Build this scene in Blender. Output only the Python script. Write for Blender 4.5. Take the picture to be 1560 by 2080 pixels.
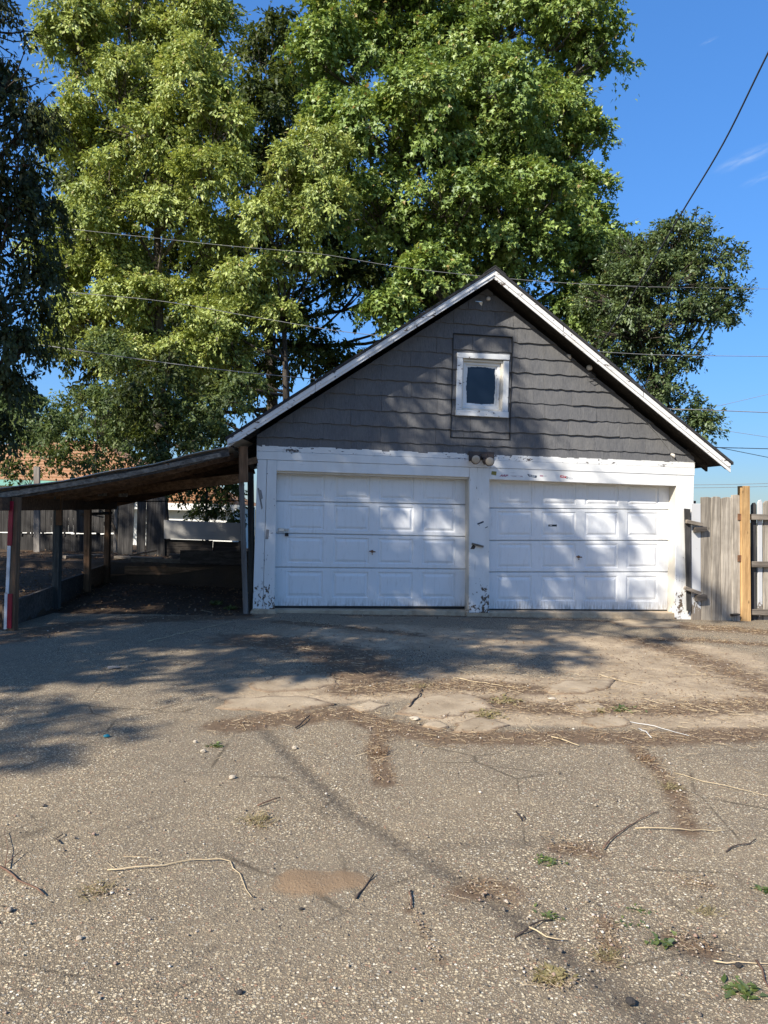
import bpy, math, random
import numpy as np
from mathutils import Vector, Matrix

for o in list(bpy.data.objects):
    bpy.data.objects.remove(o, do_unlink=True)
scene = bpy.context.scene
COL = scene.collection
R = math.radians

# ------------------------------------------------------------------ camera
FPX, ROLL, CZ = 1442.0, R(1.5), 1.45          # focal length in photo pixels (1560 wide), roll, eye height
cam_d = bpy.data.cameras.new('camera')
cam = bpy.data.objects.new('camera', cam_d)
COL.objects.link(cam)
cam_d.sensor_fit = 'VERTICAL'
cam_d.sensor_height = 36.0
cam_d.lens = 36.0 * FPX / 2080.0
cam_d.clip_end = 2000
_c, _s = math.cos(ROLL), math.sin(ROLL)
cam.matrix_world = Matrix(((_c, -_s, 0, 0), (0, 0, -1, 0), (_s, _c, 0, CZ), (0, 0, 0, 1)))
scene.camera = cam

# ------------------------------------------------------------------ world, sun, exposure
SUN_EL, SUN_TRAVEL = R(37), R(46.6)            # elevation; direction the light travels, from +X towards +Y
w = bpy.data.worlds.new('World')
scene.world = w
w.use_nodes = True
wn = w.node_tree.nodes
bg = wn['Background']
sky = wn.new('ShaderNodeTexSky')
sky.sky_type = 'NISHITA'
sky.sun_disc = False
sky.sun_elevation = SUN_EL
sky.sun_rotation = math.atan2(-math.cos(SUN_TRAVEL), -math.sin(SUN_TRAVEL))
sky.air_density = 0.8
sky.dust_density = 0.8
sky.ozone_density = 5.5
bg.inputs[1].default_value = 0.105
hs_ = wn.new('ShaderNodeHueSaturation')
hs_.inputs['Saturation'].default_value = 1.15
w.node_tree.links.new(sky.outputs[0], hs_.inputs['Color'])
# the photograph's tone curve holds back the bright air near the horizon: c / (1 + k * luminance)
bw_ = wn.new('ShaderNodeRGBToBW'); w.node_tree.links.new(hs_.outputs[0], bw_.inputs[0])
ma_ = wn.new('ShaderNodeMath'); ma_.operation = 'MULTIPLY_ADD'; w.node_tree.links.new(bw_.outputs[0], ma_.inputs[0]); ma_.inputs[1].default_value = .22; ma_.inputs[2].default_value = .42
dv_ = wn.new('ShaderNodeVectorMath'); dv_.operation = 'DIVIDE'; w.node_tree.links.new(hs_.outputs[0], dv_.inputs[0]); w.node_tree.links.new(ma_.outputs[0], dv_.inputs[1])
# a few faint wisps of high cloud towards the upper right
def wnode(t, **kw):
    n = wn.new('ShaderNode' + t)
    for k, v in kw.items(): setattr(n, k, v)
    return n
wl = w.node_tree.links.new
tc_ = wnode('TexCoord')
cmask = None
for (du, dv2, wdt, amt) in ((.497, .512, .045, .30), (.52, .485, .03, .14), (.44, .675, .012, .14)):
    c0 = Vector((du, 1.0, dv2)).normalized()
    right = Vector((1.0, -du, .35)).normalized()
    dt = wnode('VectorMath', operation='SUBTRACT'); wl(tc_.outputs['Generated'], dt.inputs[0]); dt.inputs[1].default_value = c0
    da = wnode('VectorMath', operation='DOT_PRODUCT'); wl(dt.outputs[0], da.inputs[0]); da.inputs[1].default_value = right
    db = wnode('VectorMath', operation='DOT_PRODUCT'); wl(dt.outputs[0], db.inputs[0]); db.inputs[1].default_value = right.cross(c0).normalized()
    dx = wnode('Math', operation='DIVIDE'); wl(da.outputs['Value'], dx.inputs[0]); dx.inputs[1].default_value = wdt
    dy = wnode('Math', operation='DIVIDE'); wl(db.outputs['Value'], dy.inputs[0]); dy.inputs[1].default_value = wdt * .22
    cb = wnode('CombineXYZ'); wl(dx.outputs[0], cb.inputs[0]); wl(dy.outputs[0], cb.inputs[1])
    ln_ = wnode('VectorMath', operation='LENGTH'); wl(cb.outputs[0], ln_.inputs[0])
    mr = wnode('MapRange', interpolation_type='SMOOTHSTEP'); wl(ln_.outputs['Value'], mr.inputs[0]); mr.inputs[1].default_value = 1.0; mr.inputs[2].default_value = .1
    nz = wnode('TexNoise'); wl(cb.outputs[0], nz.inputs['Vector']); nz.inputs['Scale'].default_value = 1.7; nz.inputs['Detail'].default_value = 5
    mz = wnode('MapRange'); wl(nz.outputs['Fac'], mz.inputs[0]); mz.inputs[1].default_value = .35; mz.inputs[2].default_value = .7
    mm = wnode('Math', operation='MULTIPLY'); wl(mr.outputs[0], mm.inputs[0]); wl(mz.outputs[0], mm.inputs[1])
    m2 = wnode('Math', operation='MULTIPLY'); wl(mm.outputs[0], m2.inputs[0]); m2.inputs[1].default_value = amt
    if cmask is None: cmask = m2.outputs[0]
    else:
        ad = wnode('Math', operation='ADD'); wl(cmask, ad.inputs[0]); wl(m2.outputs[0], ad.inputs[1]); cmask = ad.outputs[0]
mx_ = wnode('Mix', data_type='RGBA'); wl(cmask, mx_.inputs[0]); wl(dv_.outputs[0], mx_.inputs[6]); mx_.inputs[7].default_value = (4.2, 4.8, 5.4, 1)
wl(mx_.outputs[2], bg.inputs[0])
sun_d = bpy.data.lights.new('sun', 'SUN')
sun_d.energy = 5.0
sun_d.angle = R(0.53)
sun_d.color = (1.0, 0.93, 0.82)
sun = bpy.data.objects.new('sun', sun_d)
COL.objects.link(sun)
_dir = Vector((math.cos(SUN_TRAVEL) * math.cos(SUN_EL), math.sin(SUN_TRAVEL) * math.cos(SUN_EL), -math.sin(SUN_EL)))
sun.rotation_euler = _dir.to_track_quat('-Z', 'Y').to_euler()
sun.location = (-12, -12, 20)
scene.view_settings.view_transform = 'Standard'
scene.view_settings.look = 'None'
scene.view_settings.gamma = 1
scene.view_settings.exposure = 0.85
scene.view_settings.use_curve_mapping = False
scene.cycles.max_bounces = 8
scene.cycles.transparent_max_bounces = 8
scene.cycles.sample_clamp_indirect = 6

# ------------------------------------------------------------------ pixel rays -> places in the world
def uv(px, py):
    u, v = (px - 780) / FPX, (1040 - py) / FPX
    return u * _c - v * _s, u * _s + v * _c
def at(px, py, y):
    u, v = uv(px, py)
    return Vector((u * y, y, CZ + v * y))
def gz(x, y=0):
    return -0.0385 - 0.0103 * max(-8.0, min(9.0, x))
def gp(px, py, dz=0.0):
    u, v = uv(px, py)
    t = (-0.0385 + dz - CZ) / (v + 0.0103 * u)
    return Vector((u * t, t, gz(u * t) + dz))
P0, P1 = at(513, 1245, 10.0), at(1403, 1258, 11.0)     # the two front corners of the garage
EX = Vector((P1.x - P0.x, P1.y - P0.y, 0)).normalized()
IN = Vector((-EX.y, EX.x, 0))
YAW = math.atan2(EX.y, EX.x)
def G(s, d, z):                                        # facade frame: along, inward, up
    return Vector((P0.x + EX.x * s + IN.x * d, P0.y + EX.y * s + IN.y * d, z))
def Fp(px, py, d=0.0):
    u, v = uv(px, py)
    t = (P0.x * IN.x + P0.y * IN.y + d) / (u * IN.x + IN.y)
    x, y = t * u, t
    return ((x - P0.x) * EX.x + (y - P0.y) * EX.y, CZ + v * t)

# ------------------------------------------------------------------ objects
ROOTINV = {}
def tag(o, label=None, cat=None, group=None, kind=None):
    for k, v in (('label', label), ('category', cat), ('group', group), ('kind', kind)):
        if v: o[k] = v
    return o
def thing(name, label, cat, loc=(0, 0, 0), rz=0.0, group=None):
    o = bpy.data.objects.new(name, None)
    o.empty_display_size = 0.2
    COL.objects.link(o)
    o.location = loc
    o.rotation_euler = (0, 0, rz)
    tag(o, label, cat, group)
    ROOTINV[o.name] = (Matrix.Translation(Vector(loc)) @ Matrix.Rotation(rz, 4, 'Z')).inverted()
    return o
def root_of(o):
    while o.parent: o = o.parent
    return o
class MB:
    def __init__(s): s.v, s.f = [], []
    def add(s, vs, fs):
        b = len(s.v)
        s.v += [Vector(p) for p in vs]
        s.f += [tuple(b + i for i in f) for f in fs]
        return s
    def hexa(s, q):                                    # 8 corners: bottom 4 then top 4
        return s.add(q, [(3, 2, 1, 0), (4, 5, 6, 7), (0, 1, 5, 4), (1, 2, 6, 5), (2, 3, 7, 6), (3, 0, 4, 7)])
    def box(s, c, sx, sy, sz, rz=0.0, fn=None):
        cx, cy, cz = c
        q = []
        for z in (-1, 1):
            for x, y in ((-1, -1), (1, -1), (1, 1), (-1, 1)):
                p = Vector((x * sx / 2, y * sy / 2, 0))
                p.rotate(Matrix.Rotation(rz, 3, 'Z'))
                q.append(Vector((cx + p.x, cy + p.y, cz + z * sz / 2)))
        if fn: q = [fn(*p) for p in q]
        return s.hexa(q)
    def beam(s, a, b, w, h, up=(0, 0, 1), ch=0.004):   # chamfered beam from a to b
        a, b = Vector(a), Vector(b)
        d = (b - a).normalized()
        side = d.cross(Vector(up))
        if side.length < 1e-4: side = d.cross(Vector((1, 0, 0)))
        side.normalize()
        u = side.cross(d).normalized()
        x, y = w / 2, h / 2
        c = min(ch, x * .5, y * .5)
        prof = [(-x + c, -y), (x - c, -y), (x, -y + c), (x, y - c), (x - c, y), (-x + c, y), (-x, y - c), (-x, -y + c)]
        vs = [p + side * i + u * j for p in (a, b) for i, j in prof]
        n = 8
        fs = [tuple(range(n))[::-1], tuple(range(n, 2 * n))]
        fs += [(i, (i + 1) % n, n + (i + 1) % n, n + i) for i in range(n)]
        return s.add(vs, fs)
    def tube(s, path, radii, n=6, cap=True):
        path = [Vector(p) for p in path]
        if not hasattr(radii, '__len__'): radii = [radii] * len(path)
        b = len(s.v)
        ref = None
        for i, p in enumerate(path):
            d = (path[min(i + 1, len(path) - 1)] - path[max(i - 1, 0)]).normalized()
            if ref is None:
                ref = d.orthogonal().normalized()
            ref = (ref - d * ref.dot(d))
            if ref.length < 1e-5: ref = d.orthogonal()
            ref.normalize()
            q = d.cross(ref)
            for k in range(n):
                a = 2 * math.pi * k / n
                s.v.append(p + (ref * math.cos(a) + q * math.sin(a)) * radii[i])
        for i in range(len(path) - 1):
            for k in range(n):
                s.f.append((b + i * n + k, b + i * n + (k + 1) % n, b + (i + 1) * n + (k + 1) % n, b + (i + 1) * n + k))
        if cap:
            s.f.append(tuple(b + k for k in range(n))[::-1])
            s.f.append(tuple(b + (len(path) - 1) * n + k for k in range(n)))
        return s
    def prism(s, poly, d0, d1, fn=None, ch=0.0, tilt=None):
        """poly [(s,z)] extruded from front depth d0 to back depth d1 in the facade frame; tilt(z) adds to the front depth"""
        fn = fn or G
        area = sum(poly[i][0] * poly[(i + 1) % len(poly)][1] - poly[(i + 1) % len(poly)][0] * poly[i][1] for i in range(len(poly)))
        if area < 0: poly = poly[::-1]
        n = len(poly)
        t = tilt or (lambda z: 0.0)
        rings = []
        if ch > 0:
            ins = []
            for i in range(n):
                a, b, c = Vector(poly[i - 1]), Vector(poly[i]), Vector(poly[(i + 1) % n])
                e1, e2 = (b - a), (c - b)
                if e1.length < 1e-6 or e2.length < 1e-6: ins.append(tuple(b)); continue
                n1, n2 = Vector((-e1.y, e1.x)).normalized(), Vector((-e2.y, e2.x)).normalized()
                m = n1 + n2
                m = m / max(0.35, m.dot(n1)) if m.length > 1e-4 else n1
                ins.append((b.x + m.x * ch, b.y + m.y * ch))
            rings.append([(p[0], d0 + t(p[1]), p[1]) for p in ins])
            rings.append([(p[0], d0 + ch + t(p[1]), p[1]) for p in poly])
        else:
            rings.append([(p[0], d0 + t(p[1]), p[1]) for p in poly])
        rings.append([(p[0], d1, p[1]) for p in poly])
        vs = [fn(*p) for r in rings for p in r]
        fs = [tuple(range(n)), tuple(range((len(rings) - 1) * n, len(rings) * n))[::-1]]
        for k in range(len(rings) - 1):
            for i in range(n):
                j = (i + 1) % n
                fs.append((k * n + j, k * n + i, (k + 1) * n + i, (k + 1) * n + j))
        return s.add(vs, fs)
    def build(s, name, mat, parent=None, smooth=False):
        me = bpy.data.meshes.new(name)
        if parent is not None:
            inv = ROOTINV[root_of(parent).name]
            vs = [tuple(inv @ p) for p in s.v]
        else:
            vs = [tuple(p) for p in s.v]
        me.from_pydata(vs, [], s.f)
        if smooth: me.polygons.foreach_set('use_smooth', [True] * len(me.polygons))
        me.materials.append(mat)
        o = bpy.data.objects.new(name, me)
        COL.objects.link(o)
        if parent is not None: o.parent = parent
        return o
def solo(mb, name, mat, label, cat, base, group=None, smooth=False):   # a thing that is one mesh, origin at its base
    base = Vector(base)
    mb.v = [p - base for p in mb.v]
    o = mb.build(name, mat, None, smooth)
    o.location = base
    ROOTINV[o.name] = Matrix.Translation(base).inverted()
    return tag(o, label, cat, group)
def fast_mesh(name, V, T, mat, attrs=None, smooth=False):
    me = bpy.data.meshes.new(name)
    V = np.asarray(V, np.float32); T = np.asarray(T, np.int32)
    k = T.shape[1]
    me.vertices.add(len(V)); me.vertices.foreach_set('co', V.ravel())
    me.loops.add(T.size); me.loops.foreach_set('vertex_index', T.ravel())
    me.polygons.add(len(T)); me.polygons.foreach_set('loop_start', np.arange(0, T.size, k, dtype=np.int32))
    me.update(calc_edges=True)
    if smooth: me.polygons.foreach_set('use_smooth', np.ones(len(T), bool))
    for an, (dom, arr) in (attrs or {}).items():
        a = me.attributes.new(an, 'FLOAT', dom)
        a.data.foreach_set('value', np.asarray(arr, np.float32))
    me.materials.append(mat)
    o = bpy.data.objects.new(name, me)
    COL.objects.link(o)
    return o

# ------------------------------------------------------------------ materials
class NT:
    def __init__(s, name):
        s.m = bpy.data.materials.new(name); s.m.use_nodes = True
        s.t = s.m.node_tree; s.n = s.t.nodes; s.b = s.n['Principled BSDF']; s.out = s.n['Material Output']
    def new(s, typ, **kw):
        nd = s.n.new('ShaderNode' + typ)
        for k, v in kw.items():
            if hasattr(nd, k): setattr(nd, k, v)
        return nd
    def set(s, sock, v):
        if isinstance(v, bpy.types.NodeSocket): s.t.links.new(v, sock)
        elif isinstance(v, (tuple, list)) and len(v) == 3 and sock.type == 'RGBA': sock.default_value = (*v, 1)
        else: sock.default_value = v
    def coords(s, scale=(1, 1, 1), kind='Object', rot=(0, 0, 0)):
        tc = s.new('TexCoord'); mp = s.new('Mapping')
        s.t.links.new(tc.outputs[kind], mp.inputs[0])
        mp.inputs['Scale'].default_value = scale; mp.inputs['Rotation'].default_value = rot
        return mp.outputs[0]
    def shifted(s, vec, amt=50.0):                      # per-object offset so that alike pieces differ
        oi = s.new('ObjectInfo'); c = s.new('CombineXYZ')
        m = s.math('MULTIPLY', oi.outputs['Random'], amt)
        s.set(c.inputs[0], m); s.set(c.inputs[1], m); s.set(c.inputs[2], m)
        a = s.new('VectorMath', operation='ADD')
        s.set(a.inputs[0], vec); s.set(a.inputs[1], c.outputs[0])
        return a.outputs[0]
    def noise(s, vec, scale=5, detail=4, rough=.55, dist=0, col=False):
        nd = s.new('TexNoise')
        s.set(nd.inputs['Vector'], vec); nd.inputs['Scale'].default_value = scale
        nd.inputs['Detail'].default_value = detail; nd.inputs['Roughness'].default_value = rough
        nd.inputs['Distortion'].default_value = dist
        return nd.outputs['Color' if col else 'Fac']
    def voro(s, vec, scale, feature='F1', out='Distance', rnd=1.0):
        nd = s.new('TexVoronoi', feature=feature)
        s.set(nd.inputs['Vector'], vec); nd.inputs['Scale'].default_value = scale
        nd.inputs['Randomness'].default_value = rnd
        return nd.outputs[out]
    def math(s, op, a, b=0.0, clamp=False):
        nd = s.new('Math', operation=op); nd.use_clamp = clamp
        s.set(nd.inputs[0], a); s.set(nd.inputs[1], b)
        return nd.outputs[0]
    def ramp(s, fac, stops, interp='LINEAR'):
        nd = s.new('ValToRGB'); cr = nd.color_ramp; cr.interpolation = interp
        while len(cr.elements) < len(stops): cr.elements.new(0.5)
        for e, (p, c) in zip(cr.elements, stops):
            e.position = p
            e.color = (c, c, c, 1) if not hasattr(c, '__len__') else (*c, 1)
        s.set(nd.inputs[0], fac)
        return nd.outputs[0]
    def mix(s, fac, a, b, mode='MIX'):
        nd = s.new('Mix', data_type='RGBA', blend_type=mode)
        s.set(nd.inputs[0], fac); s.set(nd.inputs[6], a); s.set(nd.inputs[7], b)
        return nd.outputs[2]
    def smooth(s, v, lo, hi):
        nd = s.new('MapRange', interpolation_type='SMOOTHSTEP')
        s.set(nd.inputs[0], v); nd.inputs[1].default_value = lo; nd.inputs[2].default_value = hi
        return nd.outputs[0]
    def z(s, vec):
        nd = s.new('SeparateXYZ'); s.set(nd.inputs[0], vec); return nd.outputs
    def attr(s, name):
        nd = s.new('Attribute'); nd.attribute_name = name; return nd.outputs['Fac']
    def bump(s, h, strength=.5, dist=.01, nrm=None):
        nd = s.new('Bump'); nd.inputs['Strength'].default_value = strength; nd.inputs['Distance'].default_value = dist
        s.set(nd.inputs['Height'], h)
        if nrm is not None: s.set(nd.inputs['Normal'], nrm)
        return nd.outputs[0]
    def done(s, color=None, rough=None, normal=None, spec=None, metal=None):
        if color is not None: s.set(s.b.inputs['Base Color'], color)
        if rough is not None: s.set(s.b.inputs['Roughness'], rough)
        if normal is not None: s.set(s.b.inputs['Normal'], normal)
        if spec is not None: s.set(s.b.inputs['Specular IOR Level'], spec)
        if metal is not None: s.set(s.b.inputs['Metallic'], metal)
        return s.m

def plain(name, col, rough=.6, var=.15, metal=0.0, spec=.4):
    m = NT(name); v = m.shifted(m.coords())
    n = m.noise(v, 9, 5)
    c = m.mix(m.ramp(n, [(.3, 0.0), (.7, 1.0)]), tuple(x * (1 - var) for x in col), tuple(min(1, x * (1 + var)) for x in col))
    return m.done(c, rough, m.bump(m.noise(v, 60, 4), .15, .004), spec, metal)

def wood(name, dark, light, axis='z', rough=.85, grain=1.0, knots=True, tint=.25):
    m = NT(name)
    sc = {'z': (26, 26, 1.1), 'x': (1.1, 26, 26), 'y': (26, 1.1, 26)}[axis]
    v = m.shifted(m.coords(sc))
    n1 = m.noise(v, 1.0 * grain, 7, .65, .4)
    n2 = m.noise(m.shifted(m.coords(tuple(a * 5 for a in sc))), 1.0, 3, .6)
    big = m.noise(m.shifted(m.coords()), 2.3, 4, .6)
    f = m.math('ADD', m.math('MULTIPLY', n1, .7), m.math('MULTIPLY', n2, .3))
    c = m.ramp(f, [(.33, tuple(x * .55 for x in dark)), (.45, dark), (.62, light)])
    oi = m.new('ObjectInfo')
    k = m.math('ADD', m.math('MULTIPLY', oi.outputs['Random'], 2 * tint), 1 - tint)
    cc = m.new('CombineXYZ'); [m.set(cc.inputs[i], k) for i in range(3)]
    c = m.mix(1.0, c, cc.outputs[0], 'MULTIPLY')
    c = m.mix(m.ramp(big, [(.42, 0.0), (.72, .55)]), c, tuple(x * .5 for x in dark))
    if knots:
        ks = {'z': (3.2, 3.2, 1.1), 'x': (1.1, 3.2, 3.2), 'y': (3.2, 1.1, 3.2)}[axis]
        vd = m.voro(m.shifted(m.coords(ks)), 2.2)
        c = m.mix(m.ramp(vd, [(.03, .9), (.09, 0.0)]), c, tuple(x * .22 for x in dark))
    return m.done(c, rough, m.bump(f, .55, .006), .2)

def paint(name, col, under, peel=.5, low=0.0, low_h=.5, axis='z', dirt=.2):
    """old paint over wood: flakes missing in irregular spots, more of them below low_h"""
    m = NT(name)
    v = m.coords()
    sc = {'z': (1, 1, .62), 'x': (.5, 1, 1)}[axis]
    vs = m.coords(sc)
    n = m.noise(vs, 26, 9, .66)
    n2 = m.noise(vs, 5.5, 4, .6)
    f = m.math('ADD', m.math('MULTIPLY', n, .62), m.math('MULTIPLY', n2, .38))
    zz = m.z(v)[2]
    edge = m.math('MULTIPLY', m.smooth(zz, low_h, 0.0), low)
    f = m.math('ADD', f, edge)
    th = .70 - .13 * peel
    mask = m.ramp(f, [(th, 0.0), (th + .012, 1.0)])
    crack = m.ramp(m.noise(m.coords({'z': (60, 60, 2.5), 'x': (2.5, 60, 60)}[axis]), 1, 3, .6), [(.66, 0.0), (.70, .5 * min(1, peel + .2))])
    stain = m.noise(m.coords((2, 2, .7)), 2.4, 5, .6)
    pc = m.mix(m.ramp(stain, [(.45, 0.0), (.8, dirt)]), col, (.42, .39, .34))
    ug = m.noise(m.coords((40, 40, 2) if axis == 'z' else (2, 40, 40)), 1, 5)
    uc = m.mix(ug, tuple(x * .45 for x in under), under)
    c = m.mix(crack, pc, tuple(x * .8 for x in under))
    c = m.mix(mask, c, uc)
    h = m.math('SUBTRACT', m.math('MULTIPLY', ug, .12), mask)
    return m.done(c, m.mix(mask, (.45, .45, .45), (.9, .9, .9)), m.bump(h, .5, .003), .35)

M = {}
WOODUNDER = (.16, .115, .08)
M['paint_board'] = paint('white_paint_board', (.72, .72, .70), WOODUNDER, .40, .0, .5, 'x', .3)
M['paint_frieze'] = paint('white_paint_frieze', (.71, .71, .69), (.13, .11, .10), .95, .0, .5, 'x', .3)
M['paint_post'] = paint('white_paint_post', (.70, .70, .68), WOODUNDER, .66, .105, .95, 'z', .35)
M['paint_rake'] = paint('white_paint_rake', (.70, .70, .69), (.17, .14, .12), .95, .0, .5, 'x', .35)
M['paint_window'] = paint('white_paint_window', (.70, .71, .70), (.15, .10, .08), .9, .0, .5, 'x', .3)
M['paint_jamb'] = paint('cream_jamb', (.66, .61, .52), (.25, .2, .15), .1, .1, .5, 'z', .4)

def door_mat():
    m = NT('white_steel_door')
    v = m.coords()
    zz = m.z(v)[2]
    n = m.noise(m.coords((1, 1, .5)), 3, 5)
    c = m.mix(m.ramp(n, [(.4, 0.0), (.75, .35)]), (.74, .75, .755), (.65, .65, .63))
    # grime splashed up from the ground along the lowest hand's breadth
    g = m.math('MULTIPLY', m.smooth(zz, .26, .05), m.ramp(m.noise(m.coords((38, 38, 7)), 1, 4, .6), [(.40, 0.0), (.66, .75)]))
    c = m.mix(g, c, (.33, .30, .26))
    gr = m.noise(m.coords((160, 160, 9)), 1, 2)
    dent = m.noise(m.coords((1, 1, 1)), 2.2, 3, .5)
    sc2 = m.ramp(m.noise(m.coords((3, 3, .8)), 7, 6, .7), [(.54, 0.0), (.72, .40)])
    c = m.mix(sc2, c, (.47, .45, .42))
    drip = m.ramp(m.noise(m.coords((16, 16, .5)), 1, 5, .65), [(.56, 0.0), (.76, .30)])
    c = m.mix(drip, c, (.50, .48, .45))
    return m.done(c, .42, m.bump(gr, .06, .002, m.bump(dent, .25, .03)), .4)
M['door'] = door_mat()

def shingle_mat():
    m = NT('slate_grey_cement_shingle')
    v = m.shifted(m.coords((1, 1, .11)))
    gr = m.noise(v, 85, 5, .7, .9)
    v2 = m.shifted(m.coords((1, 1, .35)))
    big = m.noise(v2, 5, 5, .6)
    c = m.mix(m.ramp(gr, [(.3, 0.0), (.7, 1.0)]), (.070, .071, .076), (.158, .157, .158))
    c = m.mix(m.ramp(big, [(.42, 0.0), (.75, .6)]), c, (.175, .168, .158))
    oi = m.new('ObjectInfo')
    c = m.mix(m.math('MULTIPLY', oi.outputs['Random'], .35), c, (.095, .096, .102))
    chip = m.ramp(m.noise(m.shifted(m.coords()), 24, 3), [(.76, 0.0), (.775, 1.0)])
    c = m.mix(chip, c, (.36, .34, .31))
    return m.done(c, .75, m.bump(gr, .75, .008, m.bump(big, .6, .03)), .3)
M['shingle'] = shingle_mat()
M['wall_dark'] = plain('dark_sheathing', (.035, .035, .037), .9)
M['grey_paint'] = plain('dark_grey_paint', (.10, .10, .105), .7, .25)
M['roof_felt'] = plain('black_asphalt_roofing', (.030, .030, .032), .95, .4)
M['soffit'] = wood('soffit_boards', (.045, .040, .036), (.085, .075, .065), 'x', knots=False)
M['black'] = plain('black_rubber', (.015, .015, .016), .6)
M['concrete'] = None

def concrete_mat():
    m = NT('worn_concrete')
    v = m.coords()
    n = m.noise(v, 2.6, 6, .62); f = m.noise(v, 70, 4, .7); st = m.noise(v, 8, 5, .65)
    c = m.mix(m.ramp(n, [(.35, 0.0), (.68, 1.0)]), (.36, .285, .195), (.54, .435, .305))
    c = m.mix(m.ramp(st, [(.46, 0.0), (.70, .7)]), c, (.24, .18, .118))
    c = m.mix(m.ramp(f, [(.58, 0.0), (.72, .55)]), c, (.12, .095, .07))
    p = m.voro(v, 190, out='Color'); pp = m.z(p)[0]
    c = m.mix(m.ramp(pp, [(.86, 0.0), (.93, .55)]), c, (.46, .41, .33))
    return m.done(c, .93, m.bump(m.math('ADD', f, m.math('MULTIPLY', st, 1.5)), .6, .008), .2)
M['concrete'] = concrete_mat()
def slab_mat():
    m = NT('broken_slab_concrete')
    v = m.coords()
    c = m.mix(m.ramp(m.noise(v, 3, 6, .65), [(.35, 0.0), (.68, 1.0)]), (.27, .21, .140), (.43, .345, .24))
    f = m.noise(v, 85, 4, .75)
    c = m.mix(m.ramp(f, [(.52, 0.0), (.72, .5)]), c, (.20, .15, .10))
    rim = m.math('ADD', m.attr('rim'), m.math('MULTIPLY', m.math('SUBTRACT', m.noise(v, 9, 7, .75), .5), 1.6))
    c = m.mix(m.ramp(rim, [(.55, 0.0), (.95, .95)]), c, m.mix(m.noise(v, 120, 3, .7), (.115, .078, .050), (.27, .195, .128)))
    return m.done(c, .93, m.bump(f, .7, .007, m.bump(m.noise(v, 9, 5), .4, .02)), .2)
M['slab'] = slab_mat()

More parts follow.
